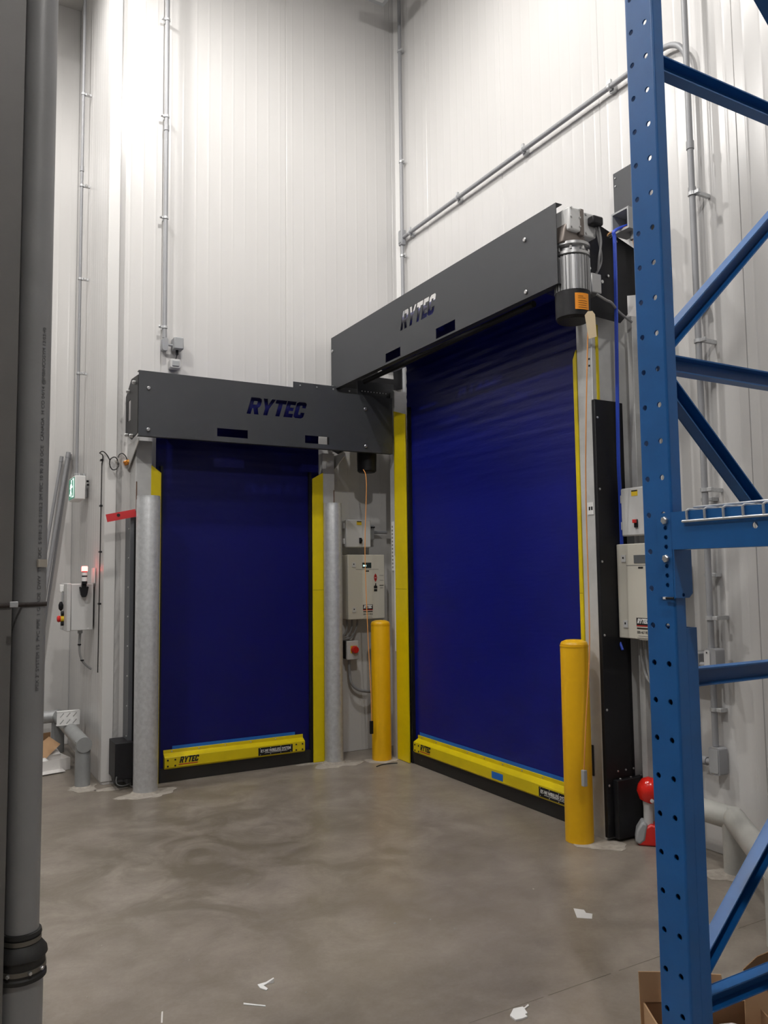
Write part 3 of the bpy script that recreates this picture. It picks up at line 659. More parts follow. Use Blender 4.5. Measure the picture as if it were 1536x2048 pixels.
# ================================================================== conduits
def conduit(name, label, pts, rad, clamps=(), N=(0, -1, 0), cdir=(1, 0, 0), couplings=(), standoff=.03, group=None):
    r = root(name, label, 'conduit', pts[0], group); N = Vector(N); cdir = Vector(cdir)
    MB().tube(pts, rad, 12).build('pipe', M_CONDUIT, r)
    for c in clamps:
        c = Vector(c); d = (Vector(pts[1])-Vector(pts[0])).normalized() if len(pts) == 2 else cdir.cross(N).normalized()
        cl = MB().lathe([(rad+.001, -.009), (rad+.005, -.009), (rad+.005, .009), (rad+.001, .009)], c, d, 14).build('clamp', M_GALV, r)
        MB().obox(c+cdir*(rad+.016), cdir, d, N, .026, .018, .016).build('clamp_ear', M_GALV, cl, bevel=.002)
        MB().obox(c-N*(standoff/2+.004), N, d, cdir, standoff, .02, .03).build('clamp_foot', M_GALV, cl)
        bolt(cl, c+cdir*(rad+.020)+N*.008, N, .007, .006)
    for c, d in couplings: MB().lathe([(rad+.001, -.022), (rad+.004, -.022), (rad+.004, .022), (rad+.001, .022)], c, d, 14).build('coupling', M_CONDUIT, r)
    return r
xa = 1.475; ya = 5.985
conduit('conduit', 'grey vertical conduit on the left wall above the smaller door', [(xa, ya, 3.287), (xa, ya, ZC)], .0165, [(xa, ya, PY(332, yy, ya).z) for yy in (39, 233, 436, 655)], cdir=(-1, 0, 0), standoff=.045,
        couplings=[((xa, ya, 4.95), Z3)])
r = root('door_sensor', 'grey conduit elbow with motion sensor above the smaller door header', 'sensor', (1.5, 5.99, 3.1))
MB().prism(rrect(1.455, 3.185, 1.50, 3.285, .018), (0, 5.965, 0), X3, Z3, Y3, .06).build('elbow_body', M_CONDUIT, r); MB().cyl((1.498, 5.985, 3.235), (1.545, 5.985, 3.235), .009, 10).build('nipple', M_GREYBOX, r)
MB().box(1.536, 1.608, 5.93, 6.03, 3.20, 3.29).build('junction_box', M_GREYBOX, r, bevel=.006); MB().cyl((1.57, 5.98, 3.165), (1.57, 5.98, 3.20), .011, 10).build('cable_gland', M_BLACK, r)
MB().prism(rrect(1.515, 3.055, 1.592, 3.125, .012), (0, 5.955, 0), X3, Z3, Y3, .075).build('sensor_housing', M_LGREY, r, bevel=.003)
MB().box(1.527, 1.58, 5.948, 5.956, 3.068, 3.112).build('sensor_lens', M_GREYBOX, r, bevel=.006); MB().tube([(1.57, 5.98, 3.17), (1.56, 5.985, 3.12)], .004, 6).build('sensor_cable', M_BKCABLE, r)
# corner conduit, and the long horizontal run on the right wall
xb = 3.565; yc = 5.93
cnr = conduit('conduit', 'grey vertical conduit in the inside corner above the doors', [(xb, yc, 1.2), (xb, yc, ZC)], .0165, [(xb, yc, PX(800, yy, xb).z) for yy in (102, 326, 515)], N=(-1, 0, 0), cdir=(0, -1, 0), standoff=.03)
bx = cnr
MB().box(xb-.024, xb+.024, yc-.03, yc+.03, 4.40, 4.54).build('tee_box', M_CONDUIT, bx, bevel=.008); MB().box(xb-.028, xb-.023, yc-.022, yc+.022, 4.42, 4.52).build('tee_lid', M_GREYBOX, bx, bevel=.004)
zr = 4.47
yend = 2.835; hoop = [(xb, yend+.16*math.sin(a)*0+.17-.17*math.sin(a), zr+.0-.17*(1-math.cos(a))) for a in [k*PI/2/8 for k in range(9)]]
ptsr = [(xb, yc-.033, zr), (xb, yend+.17, zr)]+[(xb, yend+.17-.17*math.sin(a), zr-.17*(1-math.cos(a))) for a in [k*PI/2/8 for k in range(1, 9)]]+[(xb, yend, .562)]
rr = conduit('conduit', 'long grey conduit running along the right wall then down behind the rack', ptsr, .0165, (), couplings=[((xb, yend+.25, zr), Y3), ((xb, yend, 3.55), Z3)])
for (x, y) in ((820, 466), (915, 400), (1046, 306), (1220, 178)):
    p = PX(x, y, xb); cl = MB().lathe([(.0175, -.009), (.022, -.009), (.022, .009), (.0175, .009)], (xb, p.y, zr), Y3, 14).build('clamp', M_GALV, rr)
    MB().box(xb-.008, xb+.008, p.y-.012, p.y+.012, zr+.016, zr+.045).build('clamp_ear', M_GALV, cl); MB().box(xb+.014, xb+.044, p.y-.018, p.y+.018, zr-.03, zr+.02).build('clamp_foot', M_GALV, cl)
for z in (2.9, 2.55, 1.85, 1.45, .75):
    cl = MB().lathe([(.0175, -.009), (.022, -.009), (.022, .009), (.0175, .009)], (xb, yend, z), Z3, 14).build('clamp', M_GALV, rr); MB().box(xb-.008, xb+.044, yend-.048, yend-.016, z-.010, z+.010).build('clamp_ear', M_GALV, cl, bevel=.002)
ob = root('conduit_elbow', 'lower grey conduit elbow box near the guard rail on the right wall', 'conduit fitting', (xb, yend, .44))
MB().prism(rrect(yend-.042, .42, yend+.022, .56, .012), (xb-.03, 0, 0), Y3, Z3, X3, .065).build('body', M_CONDUIT, ob); MB().prism(rrect(yend-.036, .43, yend+.016, .55, .01), (xb-.034, 0, 0), Y3, Z3, X3, .005).build('lid', M_GREYBOX, ob)
MB().cyl((xb, yend+.02, .475), (xb, yend+.33, .475), .0165, 12).build('pipe_stub', M_CONDUIT, ob); MB().lathe([(.017, -.02), (.022, -.02), (.022, .02), (.017, .02)], (xb, yend+.075, .475), Y3, 14).build('coupling', M_CONDUIT, ob)
x2 = 3.50
p0 = PX(1367, 0, x2); p1 = PX(1424, 1300, x2); y2 = (p0.y+p1.y)/2
rr = conduit('conduit', 'slim grey vertical conduit standing off the right wall behind the rack', [(x2, y2, p1.z), (x2, y2, ZC)], .0165, (), couplings=[((x2, y2, PX(1382, 290, x2).z), Z3)])
for yy in (380, 681, 981, 1235):
    z = PX(1400, yy, x2).z; cl = MB().lathe([(.0175, -.010), (.023, -.010), (.023, .010), (.0175, .010)], (x2, y2, z), Z3, 14).build('clamp', M_GALV, rr)
    MB().box(x2-.01, x2+.01, y2-.048, y2-.016, z-.010, z+.010).build('clamp_ear', M_GALV, cl, bevel=.002); MB().box(x2+.012, XB-.004, y2-.03, y2-.012, z-.010, z+.010).build('clamp_foot', M_GALV, cl)
ob = root('conduit_elbow', 'upper grey conduit elbow box behind the blue rack post', 'conduit fitting', (x2, y2, p1.z-.14))
MB().prism(rrect(y2-.045, p1.z-.15, y2+.018, p1.z+.01, .014), (x2-.028, 0, 0), Y3, Z3, X3, .07).build('body', M_CONDUIT, ob)
ld = MB().prism(rrect(y2-.012, p1.z-.14, y2+.022, p1.z, .014), (x2-.034, 0, 0), Y3, Z3, X3, .007).build('lid', M_LGREY, ob)
for z in (-.012, -.128): bolt(ld, (x2-.034, y2+.004, p1.z+z), (-1, 0, 0), .004, .003, M_BLACK, 'screw', 8)
MB().cyl((x2, y2+.018, p1.z-.08), (x2, y2+.07, p1.z-.08), .014, 12).build('nipple', M_CONDUIT, ob); MB().box(x2-.02, XB-.004, y2+.07, y2+.17, p1.z-.15, p1.z-.02).build('junction_box', M_GREYBOX, ob, bevel=.006)
MB().box(x2-.024, x2-.019, y2+.075, y2+.165, p1.z-.145, p1.z-.025).build('junction_lid', M_GREYBOX, ob)
# conduit on the short return wall
xc_, yc_ = 1.0, 6.95
rr = conduit('conduit', 'thin grey vertical conduit above the exit sign', [(xc_, yc_, 2.292), (xc_, yc_, ZC)], .0125, (), couplings=[((xc_, yc_, 4.95), Z3)])
for yy in (187, 371, 558, 747, 949):
    z = PY(162, yy, yc_).z; cl = MB().lathe([(.0135, -.009), (.018, -.009), (.018, .009), (.0135, .009)], (xc_, yc_, z), Z3, 14).build('clamp', M_GALV, rr)
    MB().box(xc_+.012, XC-.004, yc_-.012, yc_+.012, z-.009, z+.009).build('clamp_foot', M_GALV, cl); bolt(cl, (xc_+.035, yc_-.012, z), (0, -1, 0), .013, .012)
# open junction box with hanging blue cables beside the rack
r = root('junction_box', 'open grey junction box with loose wires above the larger door motor', 'junction box', (3.42, 3.16, 3.4))
jx0, jx1, jy0, jy1, jz0, jz1 = 3.35, 3.47, 3.095, 3.225, 3.405, 3.53
mb = MB(); wt = .010
mb.box(jx0, jx1, jy0, jy0+wt, jz0, jz1); mb.box(jx0, jx1, jy1-wt, jy1, jz0, jz1); mb.box(jx0, jx1, jy0+wt, jy1-wt, jz0, jz0+wt); mb.box(jx0, jx1, jy0+wt, jy1-wt, jz1-wt, jz1)
mb.box(jx1-wt, jx1, jy0+wt, jy1-wt, jz0+wt, jz1-wt); mb.build('box_shell', M_GREYBOX, r)
MB().cyl((3.42, 3.13, 3.36), (3.42, 3.13, 3.405), .018, 12).build('gland', M_GREYBOX, r); MB().box(3.47, 3.60, 3.12, 3.20, 3.42, 3.50).build('bracket', M_BLACK, r)
mw = mat('tan_wire', (.55, .30, .12), .6)
MB().tube(spline([(3.44, 3.15, 3.50), (3.41, 3.15, 3.47), (3.40, 3.14, 3.43), (3.37, 3.12, 3.425), (3.36, 3.17, 3.42)], 6), .004, 6).build('loose_wire', mw, r)
MB().tube(spline([(3.42, 3.13, 3.37), (3.42, 3.12, 3.31), (3.425, 3.115, 3.25)], 5), .008, 6).build('loose_wire', mw, r)
for i in range(3): MB().tube(spline([(3.38, 3.225, 3.44-.012*i), (3.36, 3.26, 3.43-.015*i), (3.34, 3.28, 3.38-.01*i), (3.30, 3.26, 3.335-.005*i), (3.26, 3.236, 3.32)], 6), .006, 6).build('loose_wire', mw if i == 0 else M_BKCABLE, r)
r = root('blue_cable', 'long blue cable pair hanging from the open junction box', 'cable', (3.30, 3.17, 1.1))
for i, dx in enumerate((0, 6)):
    pts = [(3.40, 3.15, 3.45)]+[PX(x+dx*.4, y, X_) for x, y, X_ in ((1228, 462, 3.31), (1228, 480, 3.31), (1230, 560, 3.31), (1232, 700, 3.33), (1234, 830, 3.36), (1236, 930, 3.38), (1239, 990, 3.40), (1242, 1080, 3.41), (1246, 1200, 3.41), (1240-dx, 1262, 3.395), (1231+dx*2, 1300, 3.38))]
    MB().tube(spline([Vector(pts[0])]+[Vector(p) for p in pts[1:]], 5), .0075, 8).build('cable', M_BCABLE, r)

# ================================================================== left return wall
r = root('exit_sign', 'lit green and white exit sign on the short return wall', 'sign', (1.02, 6.8, 2.1))
sx0, sx1, sy0, sy1, sz0, sz1 = .955, 1.037, 6.72, 7.03, 2.10, 2.29
MB().box(sx0, sx1, sy0, sy1, sz0, sz1).build('housing', M_WHITE, r, bevel=.006)
fcx = MB().box(sx0-.003, sx0, sy0+.012, sy1-.012, sz0+.012, sz1-.012).build('face', M_GREEN, r)
def man(poly, name='pictogram'): MB().prism([(a, b) for a, b in poly], (sx0-.0045, sy1-.02, sz0+.01), (0, -1, 0), Z3, (1, 0, 0), .0015).build(name, M_SIGNW, fcx)
man(circ(.13, .145, .014)); man([(.09, .075), (.125, .13), (.145, .125), (.12, .07), (.15, .045), (.14, .015), (.125, .015), (.13, .04), (.10, .06), (.075, .03), (.04, .03), (.04, .042), (.07, .045)])
man([(.085, .12), (.12, .13), (.12, .118), (.09, .108), (.07, .085), (.06, .09)]); man([(.14, .12), (.165, .10), (.19, .105), (.19, .095), (.165, .088), (.14, .10)]); man([(.20, .01), (.25, .01), (.25, .16), (.20, .16), (.20, .15), (.24, .15), (.24, .02), (.20, .02)])
MB().box(sx1, XC-.004, 6.80, 6.88, 2.12, 2.22).build('mount', M_GREYBOX, r, bevel=.004); MB().cyl((1.05, 6.76, 2.25), (XC-.004, 6.76, 2.25), .009, 8).build('knockout_plug', M_BLACK, r); MB().cyl((1.05, 6.74, 2.22), (XC-.004, 6.74, 2.22), .009, 8).build('knockout_plug', M_BLACK, r)
# operator station with beacon
r = root('control_station', 'grey control station with red stop button on the short return wall', 'control box', (1.0, 6.5, 1.07))
cs = MB().box(.90, 1.058, 6.40, 6.74, 1.075, 1.425).build('body', M_LGREY, r, bevel=.005)
MB().box(.868, .898, 6.395, 6.745, 1.07, 1.43).build('door', M_LGREY, r, bevel=.005); MB().box(1.058, XC-.004, 6.44, 6.70, 1.10, 1.40).build('back_plate', M_BLACK, r)
MB().box(.8685-.028, .868, 6.56, 6.62, 1.36, 1.42).build('latch_block', M_WHITE, r, bevel=.004)
hd = MB().box(.855, .863, 6.56, 6.575, 1.28, 1.37).build('handle_arm', M_GREYBOX, r); MB().lathe([(.004, -.035), (.016, -.02), (.018, .01), (.008, .035)], (.848, 6.56, 1.255), Z3, 14).build('handle_grip', M_BLACK, r)
MB().cyl((.868, 6.55, 1.16), (.845, 6.55, 1.16), .022, 20).build('button_collar', M_YLAB, r); MB().lathe([(.022, 0), (.026, .012), (.020, .024), (0, .028)], (.845, 6.55, 1.16), (-1, 0, 0), 20).build('stop_button', M_RED, r)
for zz in (1.20, 1.125): MB().cyl((.868, 6.55, zz), (.848, 6.55, zz), .018, 16).build('push_button', M_BLACK, r)
MB().cyl((.975, 6.46, 1.05), (.975, 6.46, 1.078), .018, 14).build('gland', M_GREYBOX, r)
bc = root('signal_beacon', 'lit red signal beacon on a black bracket above the control station', 'beacon', (.985, 6.34, 1.33))
MB().prism([(-.012, 1.325), (.012, 1.325), (.022, 1.345), (.032, 1.40), (.026, 1.405), (.016, 1.385), (.016, 1.43), (-.016, 1.43), (-.016, 1.385), (-.026, 1.405), (-.032, 1.40), (-.022, 1.345)], (.985, 6.36, 0), X3, Z3, Y3, .038).build('bracket', M_BLACK, bc)
MB().cyl((.985, 6.36, 1.425), (.985, 6.36, 1.445), .020, 20).build('base_ring', M_BLACK, bc); MB().cyl((.985, 6.36, 1.445), (.985, 6.36, 1.478), .019, 20).build('white_segment', M_WHITE, bc)
MB().cyl((.985, 6.36, 1.478), (.985, 6.36, 1.488), .020, 20).build('black_ring', M_BLACK, bc); MB().cyl((.985, 6.36, 1.488), (.985, 6.36, 1.512), .019, 20).build('white_segment', M_WHITE, bc)
MB().cyl((.985, 6.36, 1.512), (.985, 6.36, 1.520), .020, 20).build('red_ring', M_RED, bc); MB().lathe([(.022, 1.520), (.022, 1.552), (.018, 1.558), (0, 1.558)], (.985, 6.36, 0), Z3, 20).build('lit_lens', M_BEACON, bc)
tag(MB().box(1.055, 1.064, 6.36, 6.50, 1.43, 1.545).build('notice_plate', M_PAPER), 'small pale notice plate behind the lit beacon', 'notice')
r = root('station_cable', 'grey cable curving from the control station down to the wall', 'cable', (.975, 6.46, .78))
MB().tube(spline([(.975, 6.46, 1.055), (.972, 6.46, .97), (.975, 6.46, .90), (.995, 6.46, .84), (1.03, 6.46, .80), (1.062, 6.455, .775)], 6), [.010]*7+[.008]*24, 8).build('cable', M_GCABLE, r)
for zz, xx in ((.965, .972), (.845, .993)): MB().lathe([(.009, -.005), (.013, -.005), (.013, .005), (.009, .005)], (xx, 6.46, zz), Z3, 12).build('clip', M_BLACK, r)
# sensor with coiled lead
r = root('coiled_sensor', 'amber sensor with coiled black lead beside the smaller door header', 'sensor', (1.2, 6.02, 2.1))
ys = 6.015
coil = [PY(228+9*math.cos(a)+.6*math.sin(3*a), 927+13*math.sin(a), ys-.012*(i % 3)) for i, a in enumerate([k*2*PI/14 for k in range(36)])]
MB().tube(coil, .004, 6).build('lead_coil', M_BKCABLE, r)
MB().tube(spline([PY(236, 915, ys), PY(239, 909, ys), PY(245, 907, ys), PY(251, 912, ys), PY(254, 919, ys)], 5), .004, 6).build('lead', M_BKCABLE, r)
MB().tube(spline([PY(220, 921, ys), PY(214, 910, ys), PY(206, 903, ys), PY(199.5, 906, ys+.02), (1.058, 6.10, 2.37), (1.056, 6.12, 2.30)], 5), .004, 6).build('lead', M_BKCABLE, r)
p = PY(254, 925, ys); MB().obox(p, (1, .1, .5), Y3, (-.5, 0, 1), .05, .035, .035).build('sensor_head', M_BRASS, r, bevel=.006); MB().lathe([(.012, 0), (.010, .008), (0, .01)], p+Vector((.008, -.018, .006)), (.3, -1, .3), 12).build('sensor_lens', mat('sensor_amber_lens', (.9, .4, .05), .1), r)
r = root('clipped_lead', 'thin black lead clipped straight down the outside wall corner', 'cable', (1.055, 6.13, .78))
MB().tube([(1.056, 6.12, 2.32), (1.055, 6.13, 1.5), (1.055, 6.15, .78)], .004, 6).build('lead', M_BKCABLE, r)
for zz in (2.34, 2.0, 1.66, 1.28): MB().box(1.046, 1.068, 6.105, 6.15, zz-.006, zz+.006).build('lead_clip', M_BLACK, r)
# red tag flag stuck to the guide
p0, p1 = PY(213, 1031, 5.83), PY(272, 1020, 5.83)
tg = tag(MB().obox((p0+p1)/2-Z3*.02, p1-p0, Y3, (p1-p0).cross(Y3), (p1-p0).length, .001, .055).build('red_flag', mat('red_tape', (.55, .03, .035), .5)), 'red tape flag sticking out left of the smaller door guide', 'tape')
c = (p0+p1)/2; MB().lathe([(.0, 0), (.012, 0), (.012, .0012), (0, .0012)], c+Vector((-.02, -.0005, -.018)), (0, -1, 0), 10).build('ink_mark', M_INK, tg)
# conduits leaning on the far wall
for i, (b_, t_, rad, lb) in enumerate((((.655, 7.50, 0), (1.02, 7.59, 2.60), .017, 'thicker grey conduit length leaning in the far left corner'), ((.605, 7.50, 0), (.965, 7.60, 2.56), .0135, 'thinner grey conduit length leaning in the far left corner'), ((.72, 7.57, 0), (1.04, 7.628, 2.59), .011, 'dark-shadowed conduit length behind the leaning pair'))):
    r = root('loose_conduit', lb, 'conduit', b_, 'conduit lengths leaning on the far wall'); b_ = Vector(b_)+Z3*.004; t_ = Vector(t_)
    MB().tube([b_, t_], rad, 12).build('pipe', M_CONDUIT, r); MB().cyl(t_+(b_-t_).normalized()*.05, t_+(b_-t_).normalized()*.0-Vector((0, 0, .0)), rad+.003, 12).build('coupling', M_CONDUIT, r)
# pipe guard rail at the left
r = root('guard_rail', 'grey pipe guard rail at the foot of the short return wall', 'guard rail', (.945, 6.06, 0))
gx, gy, gz, gr = .947, 6.055, .30, .052
MB().lathe([(gr, .001), (gr, gz+.02)], (gx, gy, 0), Z3, 28).build('post', mat('grey_rail_paint', (.30, .31, .31), .5, var=.08, vs=9), r)
MB().cyl((gx, gy-.052, gz), (gx, 7.40, gz), gr, 28).build('long_rail', MATS['grey_rail_paint'], r); MB().lathe([(gr+.001, 0), (gr+.001, .004), (0, .004)], (gx, gy-.052, gz), (0, -1, 0), 28).build('end_cap', MATS['grey_rail_paint'], r)
MB().cyl((gx, 7.36, gz), (.2, 7.36, gz), gr, 28).build('side_rail', M_GALV, r); MB().cyl((gx, 7.36, .001), (gx, 7.36, gz), gr, 24).build('post', MATS['grey_rail_paint'], r); MB().cyl((.3, 7.36, .001), (.3, 7.36, gz), gr, 24).build('post', M_GALV, r)
MB().lathe([(gr+.02, .001), (gr+.008, .008), (gr-.002, .014)], (gx, gy, 0), Z3, 24).build('weld_collar', M_PATCH, r)
# slotted bracket resting on the rail
r = root('slotted_bracket', 'white slotted steel bracket resting on the left guard rail', 'bracket', (.95, 6.62, .35))
pa, pb, pc_, pd = [p_+Z3*.012 for p_ in (PY(114, 1428, 6.62), PY(160, 1424, 6.62), PY(159, 1452, 6.62), PY(113, 1455, 6.62))]
wv = (pb-pa).length; hv = (pa-pd).length; U = (pb-pa).normalized(); V = (pa-pd).normalized(); W = U.cross(V)
sl = []
for i in range(3):
    for j in range(2):
        cx, cy = wv*(.22+.28*i), hv*(.25+.5*j); sl.append([(cx-.016, cy-.014), (cx-.010, cy-.018), (cx+.016, cy+.012), (cx+.010, cy+.017)])
MB().sheet([rect(0, 0, wv, hv)], sl, pd, U, V, W, .003).build('web', M_WHITE, r); MB().obox(pa+U*wv/2-W*.02+V*.0015, U, W, V, wv, .05, .003).build('flange', M_WHITE, r); MB().obox(pd+U*wv/2-W*.02, U, W, V, wv, .05, .003).build('flange', M_WHITE, r)
# cardboard scraps
r = root('cardboard_sheet', 'torn tan cardboard box flap by the left guard rail', 'cardboard', (.75, 6.85, 0))
q0 = [PY(80, 1487, 6.85), PY(98, 1473, 6.88), PY(121, 1488, 6.86), PY(79, 1530, 6.75), PY(70, 1515, 6.78)]
n = (q0[1]-q0[0]).cross(q0[2]-q0[0]).normalized()*.005
MB().add(q0+[p+n for p in q0], [(0, 1, 2, 3, 4), (9, 8, 7, 6, 5)]+[(i, (i+1) % 5, 5+(i+1) % 5, 5+i) for i in range(5)]).build('flap', M_CARD, r)
MB().obox((.70, 6.95, .12), (1, .3, 0), (-.3, 1, 0), Z3, .30, .006, .235).build('flap', M_CARDIN, r)
r = root('white_carton', 'crushed white carton lying on the floor by the left guard rail', 'box', (.85, 6.68, 0))
cU, cV = Vector((.97, .22, 0)), Vector((-.22, .97, 0)); cc = Vector((.80, 6.72, 0))
for a, b, su, sv in ((0, -.10, .26, .004), (0, .10, .26, .004), (-.13, 0, .004, .2), (.13, 0, .004, .2)): MB().obox(cc+cU*a+cV*b+Z3*.047, cU, cV, Z3, su, sv, .09).build('side', M_PAPER, r)
MB().obox(cc+Z3*.004, cU, cV, Z3, .26, .2, .004).build('bottom', M_PAPER, r); MB().obox(cc+cU*.05+cV*.13+Z3*.105, cU, (cV+Z3*.35), (Z3-cV*.35), .15, .09, .003).build('flap', M_PAPER, r); MB().obox(cc+cU*-.07-cV*.135+Z3*.012, cU, (cV+Z3*.1), (Z3-cV*.1), .28, .07, .003).build('flap', M_PAPER, r)
MB().lathe([(.0, -.03), (.03, -.02), (.045, .0), (.03, .02), (0, .032)], cc+cU*-.05-cV*.04+Z3*.075, (.3, .2, 1), 9).build('plastic_wad', M_WHITE, r)

# ================================================================== right guard rail, tool
r = root('guard_rail', 'pale grey pipe guard rail along the right wall behind the rack', 'guard rail', (3.42, 2.63, 0))
m_gr = mat('pale_rail_paint', (.46, .46, .43), .42, var=.10, vs=7)
ex, ey, ez, er = 3.43, 2.64, .265, .056
MB().cyl((ex, 3.04, ez), (ex, ey, ez), er, 28).build('rail', m_gr, r); MB().lathe([(er, .001), (er, ez)], (ex, ey, 0), Z3, 28).build('post', m_gr, r)
MB().lathe([(0, -.058), (.03, -.052), (.05, -.03), (.058, 0), (.05, .03), (.03, .052), (0, .058)], (ex, ey, ez), Z3, 24).build('elbow', m_gr, r)
MB().cyl((ex, ey, ez), (2.90, 2.02, ez+.0), er, 28).build('angled_rail', m_gr, r); MB().lathe([(er, .001), (er, ez)], (2.93, 2.06, 0), Z3, 28).build('post', m_gr, r)
MB().lathe([(er+.02, .001), (er+.008, .008), (er-.002, .014)], (ex, ey, 0), Z3, 24).build('weld_collar', M_PATCH, r)
r = root('cordless_tool', 'red and grey cordless work light standing on the floor by the black column', 'tool', (3.34, 3.13, 0))
tb_ = PF(1306, 1693); tx, ty = tb_.x+.02, tb_.y+.03
tU = Vector((.70, -.71, 0)); tV = Vector((.71, .70, 0))
MB().prism([(-.075, .01), (-.06, .001), (.08, .001), (.08, .10), (.0, .115), (-.05, .08)], Vector((tx, ty, 0))-tV*.045, tU, Z3, tV, .09).build('base', M_RED, r, bevel=.01)
MB().prism([(-.085, .02), (-.06, .004), (-.03, .03), (-.015, .115), (-.045, .13), (-.075, .08)], Vector((tx, ty, 0))-tV*.05, tU, Z3, tV, .10).build('base_guard', M_GREYBOX, r, bevel=.012)
MB().lathe([(.026, .09), (.024, .19), (.028, .24)], (tx-.01*tU.x, ty-.01*tU.y, 0), Z3, 18).build('neck', M_LGREY, r)
MB().lathe([(0, -.07), (.035, -.06), (.062, -.025), (.066, .01), (.055, .045), (.03, .066), (0, .07)], Vector((tx, ty, .285)), Vector((.3, -.2, 1)), 20).build('head', mat('glossy_red_cover', (.70, .02, .012), .18, bump=.5, bs=30), r)
MB().lathe([(.010, 0), (.010, .006), (0, .008)], Vector((tx, ty, .245))-tV*.058+tU*.01, -tV, 10).build('button', M_LGREY, r)

# ================================================================== pallet rack
RX, RY = 1.71, 1.468
r = root('rack_frame', 'blue perforated steel pallet rack upright frame in the foreground', 'rack upright', (RX, RY, 0))
PH = 4.6
def post(x0, sgn, boxed_to):
    hs = []
    zt = PX(1258, 68, RX).z
    k0 = int((zt-.05)/.1)
    z = zt-k0*.1
    while z < PH-.06:
        hs.append((.018+.004, z)); hs.append((.070+.002, z+.0)); z += .1
    mb = MB(); zs_ = sorted(set(round(b, 5) for a, b in hs)); edges = [.006]+[(a+b)/2 for a, b in zip(zs_[:-1], zs_[1:])]+[PH]
    wq = lambda u, z, d: Vector((x0+sgn*d, RY+.10-u, z))
    for zi, zc_ in enumerate(zs_):
        for (ua, ub, uc) in ((.006, .047, .022), (.047, .094, .072)):
            za, zb = edges[zi], edges[zi+1]
            an = sorted([2*PI*k/12 for k in range(12)]+[math.atan2(y-zc_, x-uc) % (2*PI) for x in (ua, ub) for y in (za, zb)])
            cpt, bpt = [], []
            for a in an:
                ca, sa = math.cos(a), math.sin(a)
                tx_ = ((ub-uc)/ca if ca > 1e-9 else (ua-uc)/ca if ca < -1e-9 else 1e9); ty_ = ((zb-zc_)/sa if sa > 1e-9 else (za-zc_)/sa if sa < -1e-9 else 1e9); tt = min(tx_, ty_)
                cpt.append((uc+.0078*ca, zc_+.0078*sa)); bpt.append((uc+tt*ca, zc_+tt*sa))
            n_ = len(an); vs = [wq(*p, d) for d in (0, .005) for p in cpt+bpt]
            fs = []
            for k in range(n_):
                k2 = (k+1) % n_
                fs += [(k, k2, n_+k2, n_+k), (2*n_+k, 3*n_+k, 3*n_+k2, 2*n_+k2), (k, 2*n_+k, 2*n_+k2, k2)]
            mb.add(vs, fs)
    for yc2, s2 in ((RY+.006, -1), (RY+.094, 1)):
        arc = [(x0+sgn*(.006-.006*math.cos(k*PI/12)), yc2+s2*.006*math.sin(k*PI/12)) for k in range(7)]
        vs = [(a, b, .006) for a, b in arc]+[(a, b, PH) for a, b in arc]
        mb.add(vs, [(k, k+1, 8+k, 7+k) for k in range(6)])
    mb.build('post_web', M_RACK, r, angle=60)
    for yy in (RY, RY+.095):
        MB().box(min(x0+sgn*.006, x0+sgn*.040), max(x0+sgn*.006, x0+sgn*.040), yy, yy+.005, .006, PH).build('post_flange', M_RACK, r)
    if boxed_to:
        mb = MB(); xa, xb_ = sorted((x0+sgn*.0405, x0+sgn*.080))
        mb.box(xa, xb_, RY, RY+.005, .006, boxed_to); mb.box(xa, xb_, RY+.095, RY+.10, .006, boxed_to)
        xw = x0+sgn*.0775; mb.box(xw-.0025, xw+.0025, RY+.005, RY+.095, .006, boxed_to); mb.box(min(x0+sgn*.0405, x0+sgn*.0455), max(x0+sgn*.0405, x0+sgn*.0455), RY+.005, RY+.095, .006, boxed_to)
        mb.build('post_reinforcement', M_RACK, r)
    MB().box(x0-.05 if sgn > 0 else x0-.10, x0+.10 if sgn > 0 else x0+.05, RY-.02, RY+.12, .0005, .0058).build('base_plate', M_RACK, r)
post(RX, 1, 1.325)
BX = 2.66
post(BX, -1, 0)
def brace(z0, z1, nm, hgt=.05, lip=1):
    a = Vector((RX+.045, RY+.05, z0)); b = Vector((BX-.045, RY+.05, z1)); U = (b-a).normalized(); V = Vector((-U.z, 0, U.x)); c = (a+b)/2; L = (b-a).length
    mb = MB(); mb.obox(c+Vector((0, .0175*lip, 0)), U, Y3, V, L, .004, hgt)
    for s in (-1, 1): mb.obox(c+V*(s*(hgt/2-.002)), U, Y3, V, L, .035, .004)
    mb.build(nm, M_RACK, r)
for z in (.33, 1.185, 2.055, 2.935, 3.81): brace(z, z, 'horizontal_brace', .048)
for a, b in ((.37, 1.14), (2.01, 1.23), (2.10, 2.89), (3.83, 3.04)): brace(a, b, 'diagonal_brace', .045)
# beam with bolted end connector
r2 = root('rack_beam', 'blue rack beam bolted to the foreground upright at eye height', 'rack beam', (1.70, 1.4, 1.53))
bz0, bz1 = 1.533, 1.632
hb = [circ(1.46-1.213, .051, .0085)]
mb = MB().sheet([rect(0, 0, 2.3, bz1-bz0)], [circ(1.46-1.213, .051, .0085), circ(1.46-.4, .051, .0085)], (1.698, 1.46, bz0), (0, -1, 0), Z3, (1, 0, 0), .004)
mb.box(1.702, 1.742, -.84, 1.46, bz1-.004, bz1); mb.box(1.702, 1.742, -.84, 1.46, bz0, bz0+.004)
mb.build('channel', M_RACK, r2)
ch_ = [circ(.030, .187-.0-.0258*i, .0062) for i in range(1, 8) if i != 4]
cp_ = MB().sheet([rect(0, 0, .048, .225)], [circ(.028, .185-.0255*i, .0062) for i in (0, 1, 2, 4, 5, 6)], (1.7035, 1.513, 1.407), (0, -1, 0), Z3, (1, 0, 0), .006).build('connector_plate', M_RACK, r2)
